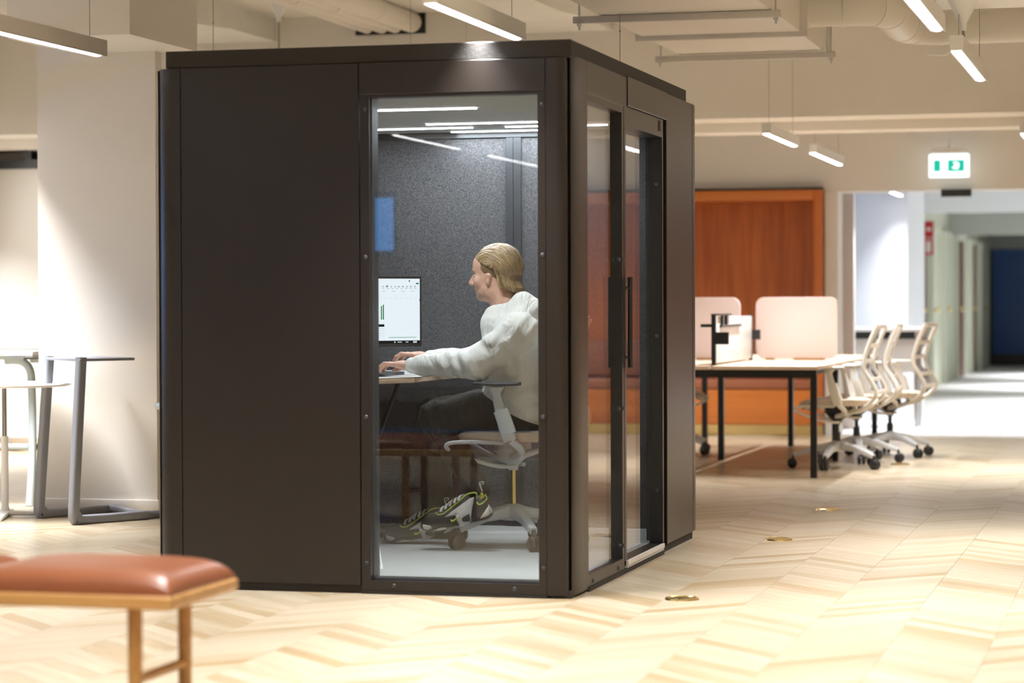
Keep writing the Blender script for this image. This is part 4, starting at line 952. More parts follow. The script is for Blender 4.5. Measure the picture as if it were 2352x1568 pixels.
# ------------------------------------------------------------------ smooth blended volumes (for the body and soft clothes)
class Field:
    def __init__(s, lo, hi, h):
        s.lo = np.array(lo, float); s.h = h
        s.n = np.ceil((np.array(hi) - s.lo)/h).astype(int) + 1
        s.D = np.full(s.n, 0.2, np.float32)
        s.ax = [(s.lo[i] + h*np.arange(s.n[i])).astype(np.float32) for i in range(3)]
    def sub(s, lo, hi, m=0.05):
        i0 = np.maximum(((np.array(lo) - m - s.lo)/s.h).astype(int), 0); i1 = np.minimum(((np.array(hi) + m - s.lo)/s.h).astype(int) + 2, s.n)
        sl = tuple(slice(a, max(a, b)) for a, b in zip(i0, i1))
        X = s.ax[0][sl[0]][:, None, None]; Y = s.ax[1][sl[1]][None, :, None]; Z = s.ax[2][sl[2]][None, None, :]
        return sl, X, Y, Z
    def blend(s, sl, d, k, cut=False):
        a = s.D[sl]
        if cut:
            d = -d
            h = np.maximum(k - np.abs(a-d), 0)/k if k > 0 else 0
            s.D[sl] = np.maximum(a, d) + h*h*k*0.25
        else:
            h = np.maximum(k - np.abs(a-d), 0)/k if k > 0 else 0
            s.D[sl] = np.minimum(a, d) - h*h*k*0.25
    def ecap(s, a, b, s1, s2, k=0.02, rot=None, cut=False):
        """capsule whose radii may differ per axis (rot: rows = local axes)"""
        a, b = np.array(a, float), np.array(b, float); s1 = np.broadcast_to(np.array(s1, float), 3); s2 = np.broadcast_to(np.array(s2, float), 3)
        R = max(s1.max(), s2.max())
        sl, X, Y, Z = s.sub(np.minimum(a, b)-R, np.maximum(a, b)+R)
        ab = b-a; L = ab.dot(ab)
        px, py, pz = X-a[0], Y-a[1], Z-a[2]
        t = np.clip((px*ab[0]+py*ab[1]+pz*ab[2])/L, 0, 1) if L > 1e-12 else 0.0
        q = [px-t*ab[0], py-t*ab[1], pz-t*ab[2]]
        M = np.eye(3) if rot is None else np.array(rot, float)
        k0 = 0; k1 = 0
        for i in range(3):
            li = M[i][0]*q[0]+M[i][1]*q[1]+M[i][2]*q[2]; r = s1[i]+(s2[i]-s1[i])*t
            k0 = k0 + (li/r)**2; k1 = k1 + (li/(r*r))**2
        k0 = np.sqrt(k0); k1 = np.sqrt(k1)+1e-6
        s.blend(sl, (k0*(k0-1)/k1).astype(np.float32), k, cut); return s
    def ell(s, c, r, k=0.02, rot=None, cut=False): return s.ecap(c, c, r, r, k, rot, cut)
    def chain(s, pts, rad, k=0.02):
        for i in range(len(pts)-1): s.ecap(pts[i], pts[i+1], rad[i], rad[i+1], k)
        return s
    def value(s, p):
        g = (np.asarray(p)-s.lo)/s.h; i = np.clip(np.floor(g).astype(int), 0, s.n-2); f = g-i; v = 0
        for dx in (0, 1):
            for dy in (0, 1):
                for dz in (0, 1):
                    w = (f[0] if dx else 1-f[0])*(f[1] if dy else 1-f[1])*(f[2] if dz else 1-f[2]); v += w*s.D[i[0]+dx, i[1]+dy, i[2]+dz]
        return float(v)
    def mesh(s):
        D = s.D; S = D < 0; n = s.n
        c = S[:-1,:-1,:-1].astype(np.int8)
        tot = np.zeros(tuple(n-1), np.int8)
        for dx in (0, 1):
            for dy in (0, 1):
                for dz in (0, 1): tot += S[dx:n[0]-1+dx, dy:n[1]-1+dy, dz:n[2]-1+dz]
        cells = np.argwhere((tot > 0) & (tot < 8))
        pos = np.zeros((len(cells), 3)); cnt = np.zeros(len(cells))
        for ax in range(3):
            o = [i for i in range(3) if i != ax]
            for u in (0, 1):
                for v in (0, 1):
                    c0 = cells.copy(); c0[:, o[0]] += u; c0[:, o[1]] += v; c1 = c0.copy(); c1[:, ax] += 1
                    v0 = D[tuple(c0.T)]; v1 = D[tuple(c1.T)]; m = (v0 < 0) != (v1 < 0)
                    t = v0[m]/(v0[m]-v1[m]); q = c0[m].astype(float); q[:, ax] += t
                    pos[m] += q; cnt[m] += 1
        pos = s.lo + s.h*pos/cnt[:, None]
        idx = np.full(tuple(n-1), -1, np.int32); idx[tuple(cells.T)] = np.arange(len(cells))
        F = []
        for ax in range(3):
            o = [(ax+1) % 3, (ax+2) % 3]
            sl0 = [slice(None)]*3; sl1 = [slice(None)]*3; sl0[ax] = slice(0, -1); sl1[ax] = slice(1, None)
            E = np.argwhere(S[tuple(sl0)] != S[tuple(sl1)])
            E = E[(E[:, o[0]] > 0) & (E[:, o[1]] > 0) & (E[:, o[0]] < n[o[0]]-1) & (E[:, o[1]] < n[o[1]]-1)]
            ins = S[tuple(E.T)]
            q = []
            for u, v in ((-1, -1), (0, -1), (0, 0), (-1, 0)):
                cc = E.copy(); cc[:, o[0]] += u; cc[:, o[1]] += v; q.append(idx[tuple(cc.T)])
            q = np.stack(q, 1); q[~ins] = q[~ins][:, ::-1]; F.append(q)
        return pos, np.concatenate(F)
    def obj(s, name, mat, parent=None, origin=(0, 0, 0), warp=None):
        P, F = s.mesh()
        if warp is not None: P = warp(P)
        P = P - np.array(origin)
        me = bpy.data.meshes.new(name); me.vertices.add(len(P)); me.vertices.foreach_set('co', P.astype(np.float32).ravel())
        me.loops.add(F.size); me.loops.foreach_set('vertex_index', F.astype(np.int32).ravel())
        me.polygons.add(len(F)); me.polygons.foreach_set('loop_start', np.arange(0, F.size, 4, dtype=np.int32)); me.polygons.foreach_set('loop_total', np.full(len(F), 4, np.int32))
        me.update(calc_edges=True); me.validate(); me.shade_smooth(); me.materials.append(mat)
        o = bpy.data.objects.new(name, me); COL.objects.link(o)
        if parent is not None: o.parent = parent
        return o

def skin_mat():
    m, nt, b = new_mat('skin'); tc = N(nt, 'ShaderNodeTexCoord'); no = N(nt, 'ShaderNodeTexNoise'); no.inputs['Scale'].default_value = 45; no.inputs['Detail'].default_value = 5
    nt.links.new(tc.outputs['Object'], no.inputs['Vector']); rp = N(nt, 'ShaderNodeValToRGB')
    rp.color_ramp.elements[0].position = 0.3; rp.color_ramp.elements[0].color = (0.60, 0.33, 0.235, 1); rp.color_ramp.elements[1].position = 0.7; rp.color_ramp.elements[1].color = (0.72, 0.44, 0.33, 1)
    nt.links.new(no.outputs['Fac'], rp.inputs['Fac'])
    # beard stubble around the jaw
    vs = N(nt, 'ShaderNodeVectorMath', operation='DISTANCE'); vs.inputs[1].default_value = STUBBLE; nt.links.new(tc.outputs['Object'], vs.inputs[0])
    mr = N(nt, 'ShaderNodeMapRange'); mr.inputs['From Min'].default_value = 0.075; mr.inputs['From Max'].default_value = 0.045; nt.links.new(vs.outputs['Value'], mr.inputs['Value'])
    n3 = N(nt, 'ShaderNodeTexNoise'); n3.inputs['Scale'].default_value = 420; nt.links.new(tc.outputs['Object'], n3.inputs['Vector'])
    ml = N(nt, 'ShaderNodeMath', operation='MULTIPLY'); nt.links.new(mr.outputs[0], ml.inputs[0]); nt.links.new(n3.outputs['Fac'], ml.inputs[1])
    mx = N(nt, 'ShaderNodeMix', data_type='RGBA'); nt.links.new(ml.outputs[0], mx.inputs['Factor']); nt.links.new(rp.outputs['Color'], mx.inputs['A']); mx.inputs['B'].default_value = (0.30, 0.17, 0.10, 1)
    nt.links.new(mx.outputs['Result'], b.inputs['Base Color']); b.inputs['Roughness'].default_value = 0.45
    b.inputs['Subsurface Weight'].default_value = 0.12; b.inputs['Subsurface Radius'].default_value = (0.01, 0.004, 0.002); b.inputs['Subsurface Scale'].default_value = 0.4
    return m
def cloth_mat(name, col, wr=0.5, sc=9.0, rough=0.9):
    """fabric with soft creases"""
    m, nt, b = new_mat(name); tc = N(nt, 'ShaderNodeTexCoord')
    b.inputs['Base Color'].default_value = (*col, 1); b.inputs['Roughness'].default_value = rough; b.inputs['Specular IOR Level'].default_value = 0.2
    b.inputs['Sheen Weight'].default_value = 0.15
    mp = N(nt, 'ShaderNodeMapping'); mp.inputs['Rotation'].default_value = (0.3, 0.6, 0.2); mp.inputs['Scale'].default_value = (sc*1.7, sc*0.7, sc)
    nt.links.new(tc.outputs['Object'], mp.inputs['Vector'])
    no = N(nt, 'ShaderNodeTexNoise'); no.inputs['Scale'].default_value = 1.0; no.inputs['Detail'].default_value = 2.5; no.inputs['Distortion'].default_value = 1.6
    nt.links.new(mp.outputs[0], no.inputs['Vector'])
    n2 = N(nt, 'ShaderNodeTexNoise'); n2.inputs['Scale'].default_value = 700; nt.links.new(tc.outputs['Object'], n2.inputs['Vector'])
    b1 = N(nt, 'ShaderNodeBump'); b1.inputs['Strength'].default_value = wr; b1.inputs['Distance'].default_value = 0.03; nt.links.new(no.outputs['Fac'], b1.inputs['Height'])
    b2 = N(nt, 'ShaderNodeBump'); b2.inputs['Strength'].default_value = 0.12; b2.inputs['Distance'].default_value = 0.002; nt.links.new(n2.outputs['Fac'], b2.inputs['Height']); nt.links.new(b1.outputs['Normal'], b2.inputs['Normal'])
    nt.links.new(b2.outputs['Normal'], b.inputs['Normal']); return m
def hair_mat():
    m, nt, b = new_mat('dark_blond_hair'); ge = N(nt, 'ShaderNodeNewGeometry'); tc = N(nt, 'ShaderNodeTexCoord')
    rp = N(nt, 'ShaderNodeValToRGB'); rp.color_ramp.elements[0].color = (0.175, 0.105, 0.048, 1); rp.color_ramp.elements[1].color = (0.42, 0.295, 0.155, 1)
    nt.links.new(ge.outputs['Random Per Island'], rp.inputs['Fac']); nt.links.new(rp.outputs['Color'], b.inputs['Base Color'])
    b.inputs['Roughness'].default_value = 0.36; b.inputs['Specular IOR Level'].default_value = 0.5
    return m
STUBBLE = tuple(at(1110, 682, 'y', 1.5) - np.array((-0.60, 1.50, 0.0)))
MT['skin'] = skin_mat(); MT['hoodie'] = cloth_mat('off_white_jersey', (0.80, 0.785, 0.745), 0.55, 8.0)
MT['trousers'] = cloth_mat('charcoal_twill', (0.045, 0.040, 0.037), 0.4, 12.0); MT['hair'] = hair_mat()
MT['hair_dark'] = plain('brow_hair', (0.22, 0.12, 0.05), 0.6); MT['eye'] = plain('eye_white', (0.75, 0.74, 0.72), 0.2); MT['lip'] = plain('lip', (0.48, 0.20, 0.15), 0.4); MT['iris'] = plain('iris', (0.06, 0.08, 0.10), 0.2)

PY = lambda px, py, Y: np.array(at(px, py, 'y', Y))
YP = 1.50
V3 = lambda *a: np.array(a, float)
Hc = PY(1136, 628, YP)
def hd(u, v, w):
    """head frame: u forward (-X), v towards the camera (-Y), w up; nodded a little"""
    a = math.radians(4); u2, w2 = u*math.cos(a)+w*math.sin(a), -u*math.sin(a)+w*math.cos(a)
    return Hc + V3(-u2, -v, w2)
a_ = math.radians(4)
HR = np.array([[-math.cos(a_), 0, -math.sin(a_)], [0, -1, 0], [-math.sin(a_), 0, math.cos(a_)]])

B = Field((-1.46, 1.10, 0.08), (-0.30, 1.92, 1.42), 0.0042)
hE = lambda c, r, k=0.02, cut=False: B.ell(hd(*c), r, k, HR, cut)
hE((-0.015, 0, 0.030), (0.098, 0.076, 0.086), 0.01)          # cranium
hE((0.030, 0, -0.030), (0.066, 0.060, 0.080), 0.03)          # face
hE((0.040, 0, 0.045), (0.052, 0.060, 0.045), 0.03)           # forehead
hE((0.060, 0, -0.098), (0.030, 0.030, 0.022), 0.025)         # chin
hE((0.022, 0.040, -0.082), (0.040, 0.018, 0.024), 0.025); hE((0.022, -0.040, -0.082), (0.040, 0.018, 0.024), 0.025)   # jaw
hE((0.066, 0.036, -0.030), (0.022, 0.022, 0.024), 0.02); hE((0.066, -0.036, -0.030), (0.022, 0.022, 0.024), 0.02)     # cheeks
B.ecap(hd(0.088, 0, 0.004), hd(0.110, 0, -0.034), 0.0085, 0.0125, 0.010)                                             # nose
hE((0.098, 0.011, -0.040), (0.010, 0.008, 0.007), 0.006); hE((0.098, -0.011, -0.040), (0.010, 0.008, 0.007), 0.006)
hE((0.084, 0, 0.018), (0.012, 0.042, 0.010), 0.012)          # brow ridge
hE((0.094, 0.030, 0.000), (0.016, 0.016, 0.010), 0.008, True); hE((0.094, -0.030, 0.000), (0.016, 0.016, 0.010), 0.008, True)
hE((0.086, 0, -0.062), (0.012, 0.022, 0.0065), 0.006); hE((0.083, 0, -0.076), (0.013, 0.019, 0.0075), 0.006)          # lips
for sg in (1, -1):                                           # ears
    B.ecap(hd(0.010, sg*0.074, -0.012), hd(0.016, sg*0.071, -0.040), (0.0145, 0.008, 0.014), (0.009, 0.007, 0.010), 0.006, HR)
    hE((0.014, sg*0.083, -0.020), (0.008, 0.006, 0.011), 0.004, True)
B.ecap(hd(-0.012, 0, -0.06), PY(1172, 722, YP), 0.060, 0.072, 0.03)                                                  # neck
# trunk, kept inside the clothes
pel, che = V3(-0.590, YP, 0.668), V3(-0.600, YP, 0.94)
B.ecap(pel, che, (0.10, 0.14, 0.09), (0.105, 0.155, 0.10), 0.04)
SH = {1: PY(1196, 762, YP-0.19), -1: V3(-0.575, YP+0.19, 1.00)}
EL = {1: PY(1094, 836, YP-0.235), -1: PY(1078, 832, YP+0.25)}
WR = {1: PY(948, 839, YP-0.165), -1: PY(990, 822, YP+0.12)}
for sg in (1, -1):
    B.chain([SH[sg], EL[sg], WR[sg]], [0.052, 0.040, 0.0255], 0.03)
    B.ecap(V3(-0.60, YP-sg*0.08, 1.02), SH[sg], 0.06, 0.05, 0.03)
HP = {1: V3(-0.585, YP-0.095, 0.655), -1: V3(-0.585, YP+0.095, 0.655)}
KN = {1: PY(1000, 958, YP-0.085), -1: PY(990, 950, YP+0.14)}
AN = {1: PY(1100, 1126, YP-0.20), -1: PY(1018, 1172, YP+0.08)}
for sg in (1, -1): B.chain([HP[sg], KN[sg], AN[sg]], [0.070, 0.050, 0.034], 0.03)
# hands
def hand(sg, tip_px, tip_py, lift):
    W = WR[sg]; aim = PY(tip_px, tip_py, W[1]+0.02*sg) - W; aim[2] = 0
    f = aim/np.linalg.norm(aim); up = V3(0, 0, 1); lat = np.cross(up, f)      # lat: to the hand's left
    inn = lat*(-1 if sg == 1 else 1)                                          # towards the other hand
    K = W + f*0.092 + up*lift
    M = np.array([f, lat, up])
    B.ecap(W + f*0.012, W + f*0.05 + up*lift*0.7, (0.03, 0.027, 0.019), (0.03, 0.036, 0.017), 0.015, M)
    B.ecap(W + f*0.05 + up*lift*0.7, K - f*0.012, (0.03, 0.037, 0.016), (0.022, 0.039, 0.013), 0.012, M)
    for i, L in enumerate((0.92, 1.04, 1.0, 0.80)):
        o = inn*(0.031 - 0.0205*i) + f*(0.004 - 0.004*(i-1.2)**2)
        k0 = K + o - up*0.001; sp = inn*(0.004 - 0.003*i)
        p1 = k0 + f*0.040*L + up*0.004 + sp; p2 = p1 + f*0.022*L - up*0.014; p3 = p2 + f*0.011*L - up*0.019
        B.chain([k0 - f*0.01, p1, p2, p3], [0.0102, 0.0092, 0.0082, 0.0068], 0.004)
    t0 = W + f*0.030 + inn*0.026 + up*(lift*0.4-0.004); t1 = t0 + f*0.034 + inn*0.020 - up*0.006; t2 = t1 + f*0.030 + inn*0.003 - up*0.010; t3 = t2 + f*0.018 - inn*0.004 - up*0.006
    B.chain([t0, t1, t2, t3], [0.0145, 0.0118, 0.0098, 0.0078], 0.006)
hand(1, 868, 842, 0.004); hand(-1, 915, 818, 0.016)
base = V3(-0.60, YP, 0.0)
per = B.obj('person', MT['skin'], None, base); per.location = base
tag(per, 'man in an off white hoodie sitting at the desk, typing', 'person')
def pchild(name, F_, mat, **k): return F_.obj(name, MT[mat], per, base, **k)

# hoodie
Hd = Field((-1.20, 1.12, 0.55), (-0.33, 1.90, 1.22), 0.005)
Hd.ecap(V3(-0.598, YP, 0.735), V3(-0.605, YP, 0.86), (0.158, 0.205, 0.125), (0.158, 0.205, 0.12), 0.04)
Hd.ecap(V3(-0.575, YP, 0.66), V3(-0.59, YP, 0.73), (0.155, 0.205, 0.10), (0.158, 0.205, 0.12), 0.04)
Hd.ecap(V3(-0.605, YP, 0.86), V3(-0.585, YP, 0.99), (0.158, 0.205, 0.12), (0.122, 0.185, 0.10), 0.05)
Hd.ecap(V3(-0.575, YP-0.16, 1.005), V3(-0.575, YP+0.16, 1.005), 0.078, 0.078, 0.06)
Hd.ecap(PY(1168, 712, YP), PY(1160, 735, YP), (0.080, 0.088, 0.05), (0.10, 0.12, 0.05), 0.05)                 # collar
Hd.ecap(PY(1140, 716, YP), PY(1136, 752, YP), (0.042, 0.075, 0.03), (0.046, 0.10, 0.04), 0.03)
Hd.ecap(PY(1142, 752, YP), PY(1152, 840, YP), (0.058, 0.11, 0.05), (0.088, 0.15, 0.06), 0.04)
Hd.ell(PY(1200, 694, YP), (0.042, 0.095, 0.050), 0.03)
Hd.ell(V3(-0.558, YP, 1.085), (0.085, 0.125, 0.070), 0.035)                                                     # hood bunched behind the neck
Hd.ecap(V3(-0.555, YP-0.11, 1.075), V3(-0.67, YP-0.065, 1.055), 0.040, 0.026, 0.010); Hd.ecap(V3(-0.555, YP+0.11, 1.075), V3(-0.67, YP+0.065, 1.055), 0.036, 0.024, 0.03)
for sg in (1, -1):
    w2 = WR[sg]; e = EL[sg]; f = (w2-e)/np.linalg.norm(w2-e)
    Hd.chain([SH[sg], (SH[sg]+e)/2 + V3(0, 0, 0.004), e, (e*0.55+w2*0.45), w2 - f*0.055, w2 - f*0.050, w2 + f*0.002], [0.086, 0.072, 0.062, 0.053, 0.045, 0.0375, 0.036], 0.02)
    Hd.ell(e + V3(0.0, 0, -0.012), (0.066, 0.058, 0.055), 0.03)
# folds: shallow ridges around elbow, armpit and waist
fold = [((EL[1]*0.75+SH[1]*0.25), 0.11, V3(0.6, 0, 0.8), 95, 0.0055), ((EL[1]*0.72+WR[1]*0.28), 0.12, V3(0.8, 0, 0.6), 110, 0.0055), (V3(-0.60, YP-0.2, 0.86), 0.15, V3(0.35, 0, 0.94), 70, 0.006), (V3(-0.6, YP-0.15, 0.72), 0.15, V3(0.2, 0, 1.0), 80, 0.006), (SH[1], 0.12, V3(0.85, 0, -0.5), 75, 0.0045)]
Xg, Yg, Zg = Hd.ax[0][:, None, None], Hd.ax[1][None, :, None], Hd.ax[2][None, None, :]
for c0, rad, dr_, fr_, am in fold:
    dx, dy, dz = Xg-c0[0], Yg-c0[1], Zg-c0[2]; g = np.exp(-(dx*dx+dy*dy+dz*dz)/(rad*rad))
    ph = fr_*(dx*dr_[0]+dz*dr_[2]) + 9*np.sin(14*dy + 5*dx) * 0.12 + 1.2*np.sin(21*dx-17*dz)
    Hd.D += (am*g*np.sin(ph)).astype(np.float32)
# neck hole, wrists stay closed over the skin
Hd.ecap(hd(0.000, 0, -0.06), PY(1166, 706, YP), 0.056, 0.066, 0.008, None, True)
Hd.ecap(hd(0.03, 0, -0.03), hd(0.02, 0, -0.10), 0.07, 0.066, 0.008, None, True)
# bottom edge: straight cut, dipping to a tail at the side
cutz = 0.648 + np.clip((-0.60 - Xg)*0.5, -0.06, 0.10)
Hd.D = np.maximum(Hd.D, (cutz - Zg + 0*Yg).astype(np.float32)*0.9)
ho = pchild('hoodie', Hd, 'hoodie')
part('undershirt', MB().lathe([(0.052, 0.0), (0.055, 0.012), (0.050, 0.02)], tuple(PY(1164, 722, YP)), n=24, cap=False), MT['pad'], ho, world=True)
# trousers
Tr = Field((-1.18, 1.20, 0.15), (-0.38, 1.80, 0.80), 0.005)
for sg in (1, -1):
    Tr.chain([HP[sg] + V3(0, 0, 0.0), HP[sg]*0.5+KN[sg]*0.5 + V3(0, 0, 0.008), KN[sg], KN[sg]*0.5+AN[sg]*0.5, AN[sg]], [0.098, 0.086, 0.069, 0.062, 0.050], 0.03)
Tr.ell(V3(-0.575, YP, 0.662), (0.13, 0.175, 0.095), 0.04)
Xg, Yg, Zg = Tr.ax[0][:, None, None], Tr.ax[1][None, :, None], Tr.ax[2][None, None, :]
dx, dy, dz = Xg-KN[1][0], Yg-KN[1][1], Zg-KN[1][2]
Tr.D += (0.004*np.exp(-(dx*dx+dz*dz)/0.012)*np.sin(95*(0.7*dx+0.7*dz)+1.5*np.sin(30*dy))).astype(np.float32)
pchild('trousers', Tr, 'trousers')

# hair: an underlying volume and combed-back locks
Ha = Field(tuple(Hc - 0.2), tuple(Hc + 0.2), 0.004)
aE = lambda c, r, k=0.02, cut=False: Ha.ell(hd(*c), r, k, HR, cut)
aE((-0.018, 0, 0.036), (0.106, 0.084, 0.089), 0.01); aE((-0.060, 0, -0.020), (0.056, 0.060, 0.058), 0.03)
aE((-0.066, 0, -0.052), (0.044, 0.056, 0.026), 0.02)
aE((0.098, 0, -0.050), (0.078, 0.13, 0.108), 0.006, True)
for sg in (1, -1): aE((0.018, sg*0.088, -0.046), (0.032, 0.030, 0.040), 0.006, True)
aE((-0.02, 0, -0.13), (0.2, 0.2, 0.05), 0.006, True)
MT['hair_base'] = plain('hair_underlayer', (0.21, 0.135, 0.065), 0.5, bump=0.5, bscale=120, var=0.3, vscale=90)
hr = pchild('hair', Ha, 'hair_base')
rh = random.Random(11); lk = MB()
Cc, Rr = (-0.020, 0.0, 0.034), (0.108, 0.086, 0.091)
def onskull(dv, g=1.0):
    n = dv/np.linalg.norm(dv); r = 1/math.sqrt((n[0]/Rr[0])**2+(n[1]/Rr[1])**2+(n[2]/Rr[2])**2)
    return V3(*Cc) + n*r*g
for i in range(330):
    al = 1.16*(-1 + 2*(i+0.5)/330); al += 0.02*rh.uniform(-1, 1)
    jit = rh.uniform(-0.10, 0.10)
    ds = V3(0.98 - 0.60*abs(al)**2 + jit*0.5, al*0.92, 0.44 - 0.42*al*al + 0.2*jit)
    if i % 3 == 0: ds = V3(0.55 - 0.5*abs(al) + jit, al*0.8, 0.85)       # upper layer from the crown
    de = V3(-0.82 + 0.50*abs(al)**1.5 + 0.1*jit, al*0.95, -0.62 + 0.1*jit)
    md = V3(-0.15 + jit, al*1.05, 0.75 - 0.55*abs(al))
    pts = []
    for t in np.linspace(0, 1, 7):
        dv = (1-t)**2*ds/np.linalg.norm(ds) + 2*t*(1-t)*md/np.linalg.norm(md)*1.25 + t*t*de/np.linalg.norm(de)
        pts.append(onskull(dv, 1.0 + 0.035*rh.random() + 0.02*t))
    e = pts[-1]; fl_ = rh.uniform(0.4, 1.0)
    bk = max(0.0, -e[0]/0.1)
    ln = rh.uniform(0.75, 1.1)
    pts.append(V3(e[0]-0.010*bk, e[1]*1.01, e[2]-0.022*ln)); pts.append(V3(e[0]-0.016*bk, e[1]*1.02, e[2]-0.044*ln)); pts.append(V3(e[0]-0.020*bk-0.012*fl_, e[1]*1.04, e[2]-0.062*ln))
    P = [tuple(hd(*q)) for q in smooth_path(pts, 2)]
    n = len(P); rd = [0.0012 + rh.uniform(0.0042, 0.0060)*math.sin(math.pi*min(1, 0.12+0.80*k/(n-1)))**0.6 for k in range(n)]; rd[-1] = 0.0006
    lk.tube(P, rd, n=5)
lo = part('hair_locks', lk, MT['hair'], hr, world=True, fix=False, angle=80); lo['kind'] = 'stuff'
# face details
for sg in (1, -1):
    part('eye', MB().ball(tuple(hd(0.0775, sg*0.030, 0.0)), 0.0112, 12, 9), MT['eye'], per, world=True)
    part('iris', MB().ball(tuple(hd(0.0862, sg*0.0285, -0.001)), (0.0040, 0.0062, 0.0062), 8, 6), MT['iris'], per, world=True)
    part('eyelid', MB().tube([tuple(hd(0.0895, sg*0.018, 0.0045)), tuple(hd(0.0895, sg*0.030, 0.0075)), tuple(hd(0.080, sg*0.042, 0.003))], [0.0016, 0.0026, 0.0016], n=6), MT['hair_dark'], per, world=True)
    part('eyebrow', MB().tube([tuple(hd(0.096-0.0, sg*0.012, 0.018)), tuple(hd(0.0945, sg*0.030, 0.022)), tuple(hd(0.082, sg*0.048, 0.017))], [0.0025, 0.0036, 0.0016], n=6), MT['hair_dark'], per, world=True)
part('lips', MB().ball(tuple(hd(0.0875, 0, -0.0685)), (0.0105, 0.021, 0.0075), 12, 8), MT['lip'], per, world=True)
part('moustache', MB().tube([tuple(hd(0.080, 0.026, -0.062)), tuple(hd(0.0945, 0.012, -0.053)), tuple(hd(0.098, 0, -0.0515)), tuple(hd(0.0945, -0.012, -0.053)), tuple(hd(0.080, -0.026, -0.062))], [0.0015, 0.0032, 0.0032, 0.0032, 0.0015], n=6), MT['hair_dark'], per, world=True)

# ------------------------------------------------------------------ sneakers
MT['shoe_dark'] = plain('shoe_charcoal', (0.045, 0.040, 0.038), 0.5); MT['shoe_pale'] = plain('shoe_pale', (0.62, 0.60, 0.58), 0.5, bump=0.3, bscale=160)
MT['shoe_cream'] = plain('shoe_cream', (0.74, 0.69, 0.62), 0.5); MT['lime'] = plain('lime', (0.50, 0.66, 0.10), 0.5); MT['yellow'] = plain('yellow', (0.72, 0.62, 0.05), 0.5)
Sh = Field((-0.03, -0.07, -0.02), (0.33, 0.07, 0.17), 0.003)
Sh.ecap((0.045, 0, 0.022), (0.24, 0, 0.022), (0.05, 0.038, 0.022), (0.055, 0.046, 0.018), 0.01)      # sole
Sh.ell((0.040, 0, 0.058), (0.044, 0.036, 0.050), 0.02); Sh.ecap((0.095, 0, 0.055), (0.17, 0, 0.045), (0.05, 0.040, 0.052), (0.05, 0.044, 0.042), 0.02)
Sh.ell((0.225, 0, 0.036), (0.068, 0.046, 0.036), 0.02)
Sh.ecap((0.095, 0, 0.085), (0.13, 0, 0.092), (0.02, 0.024, 0.03), (0.02, 0.024, 0.02), 0.015)         # tongue
Sh.ell((0.058, 0, 0.125), (0.036, 0.024, 0.05), 0.006, None, True)
Sh.D = np.maximum(Sh.D, -(Sh.ax[2][None, None, :] - 0.001 + 0*Sh.D))
O2, D2, U2, S2 = np.array([1600.0, 612.0]), np.array([-0.976, 0.217]), np.array([-0.217, -0.976]), 0.29/760
def sh2(c): c = np.array(c, float)-O2; return float(c.dot(D2)*S2), float(c.dot(U2)*S2)
def side_y(x, z):
    y = 0.065
    if Sh.value((x, 0.0, z)) > 0: return None
    for _ in range(40):
        v = Sh.value((x, y, z))
        if v < 0.0004: break
        y -= max(v*0.8, 0.0006)
        if y <= 0: return 0.0
    return y
def patch(name, poly, mat, parent, off=0.0022, n=16):
    pts = [sh2(c) for c in poly]
    xs = [p[0] for p in pts]; zs = [p[1] for p in pts]
    def inside(x, z):
        r = False; j = len(pts)-1
        for i in range(len(pts)):
            (xi, zi), (xj, zj) = pts[i], pts[j]
            if (zi > z) != (zj > z) and x < (xj-xi)*(z-zi)/(zj-zi)+xi: r = not r
            j = i
        return r
    # triangulated fan of a resampled outline plus inner rings, laid on the flank
    ring = []
    for i in range(len(pts)):
        a, b = pts[i], pts[(i+1) % len(pts)]
        for k in range(3): ring.append((a[0]+(b[0]-a[0])*k/3, a[1]+(b[1]-a[1])*k/3))
    bm = bmesh.new(); vs = [bm.verts.new((x, 0, z)) for x, z in ring]; f = bm.faces.new(vs)
    bmesh.ops.triangulate(bm, faces=[f]); bmesh.ops.subdivide_edges(bm, edges=bm.edges[:], cuts=1, use_grid_fill=True)
    bmesh.ops.triangulate(bm, faces=bm.faces[:])
    for v in bm.verts:
        y = side_y(v.co.x, max(0.004, v.co.z)); v.co.y = (y if y is not None else 0.034) + off
    me = bpy.data.meshes.new(name); bmesh.ops.recalc_face_normals(bm, faces=bm.faces[:]); bm.to_mesh(me); bm.free()
    me.materials.append(MT[mat]); me.shade_smooth()
    o = link(name, me, parent)
    so = o.modifiers.new('thick', 'SOLIDIFY'); so.thickness = 0.0025; so.offset = 0
    return o
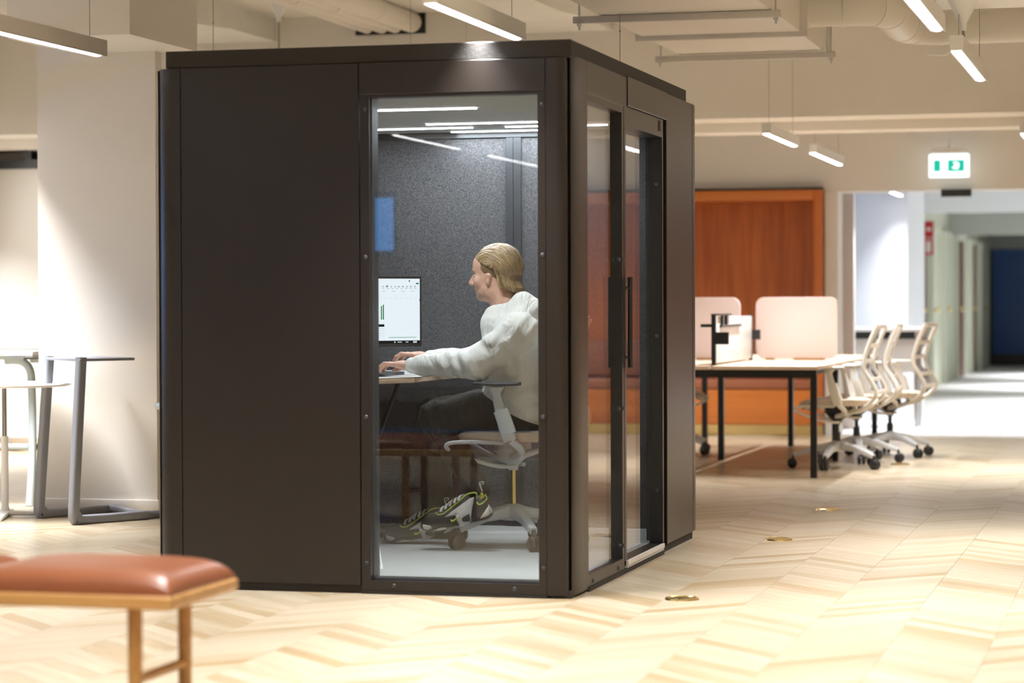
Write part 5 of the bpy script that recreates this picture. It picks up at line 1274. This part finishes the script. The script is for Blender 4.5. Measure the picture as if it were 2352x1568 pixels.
def shoe(loc, rot):
    s = Sh.obj('shoe', MT['shoe_dark'], per, (0, 0, 0)); s.location = loc; s.rotation_euler = rot; s.scale = (1.1, 1.1, 1.1)
    patch('side_panel', [(1120, 600), (1190, 540), (1290, 465), (1380, 400), (1425, 385), (1420, 440), (1395, 540), (1390, 640), (1330, 685), (1250, 705), (1290, 650), (1305, 600), (1275, 570), (1200, 582)], 'shoe_pale', s)
    patch('tick_mark', [(1180, 618), (1187, 648), (1216, 642), (1278, 588), (1216, 620), (1196, 628)], 'lime', s, 0.0034)
    patch('toe_bumper', [(868, 682), (905, 685), (968, 694), (975, 716), (930, 736), (885, 730)], 'shoe_cream', s)
    patch('sole_pod', [(965, 745), (1060, 713), (1130, 708), (1118, 730), (1040, 746)], 'shoe_cream', s)
    patch('heel_clip', [(1578, 460), (1612, 500), (1622, 530), (1560, 580), (1490, 608), (1530, 545)], 'shoe_cream', s)
    patch('heel_tab', [(1488, 410), (1500, 335), (1525, 348), (1518, 392)], 'yellow', s)
    col_ = [(1270, 425), (1320, 375), (1375, 350), (1430, 345), (1448, 372), (1445, 420), (1470, 460), (1508, 452), (1545, 405), (1538, 362)]
    pth = []
    for cpt in col_:
        x, z = sh2(cpt); y = side_y(x, z); pth.append((x, (y if y is not None else 0.024)+0.002, z))
    part('collar_trim', MB().tube([tuple(q) for q in smooth_path(pth, 3)], 0.0034, n=6), MT['lime'], s)
    pth = []
    for cpt in [(1008, 560), (1040, 578), (1100, 562), (1160, 515), (1215, 470), (1265, 432)]:
        x, z = sh2(cpt); y = side_y(x, z); pth.append((x, (y if y is not None else 0.02)+0.002, z))
    part('eyelet_trim', MB().tube([tuple(q) for q in smooth_path(pth, 3)], 0.0026, n=6), MT['lime'], s)
    for k, cx in enumerate(((1055, 520), (1105, 490), (1150, 455), (1200, 425), (1245, 400))):
        x, z = sh2(cx); z2 = z
        part('lace', MB().tube([tuple(q) for q in smooth_path([(x, 0.033, z-0.012), (x-0.004, 0.020, z2+0.001), (x-0.009, 0, z2+0.004), (x-0.014, -0.020, z2+0.001), (x-0.018, -0.033, z-0.012)], 4)], 0.0055, n=6), MT['shoe_pale'], s)
    part('lace_bow', MB().tube([tuple(q) for q in smooth_path([(0.145, 0.0, 0.098), (0.150, 0.03, 0.10), (0.165, 0.035, 0.088), (0.155, 0.012, 0.098), (0.15, -0.02, 0.105), (0.17, -0.03, 0.09), (0.15, 0.0, 0.1)], 4)], 0.0024, n=5), MT['shoe_pale'], s)
    tb = [sh2(cp) for cp in ((1492, 335), (1474, 290), (1460, 255), (1466, 236), (1492, 230), (1506, 240), (1500, 254), (1478, 262))]
    part('pull_tab', MB().sweep([(x, 0.004, z) for x, z in tb], rect(0.003, 0.013), up=(0, 1, 0)), MT['shoe_pale'], s)
    return s
heel = PY(1132, 1190, 1.235); s1 = shoe(tuple(heel - base), (0, math.radians(12.4), math.pi))
heel2 = PY(1045, 1226, 1.52); s2 = shoe(tuple(heel2 - base), (0, math.radians(8), math.pi + math.radians(6)))
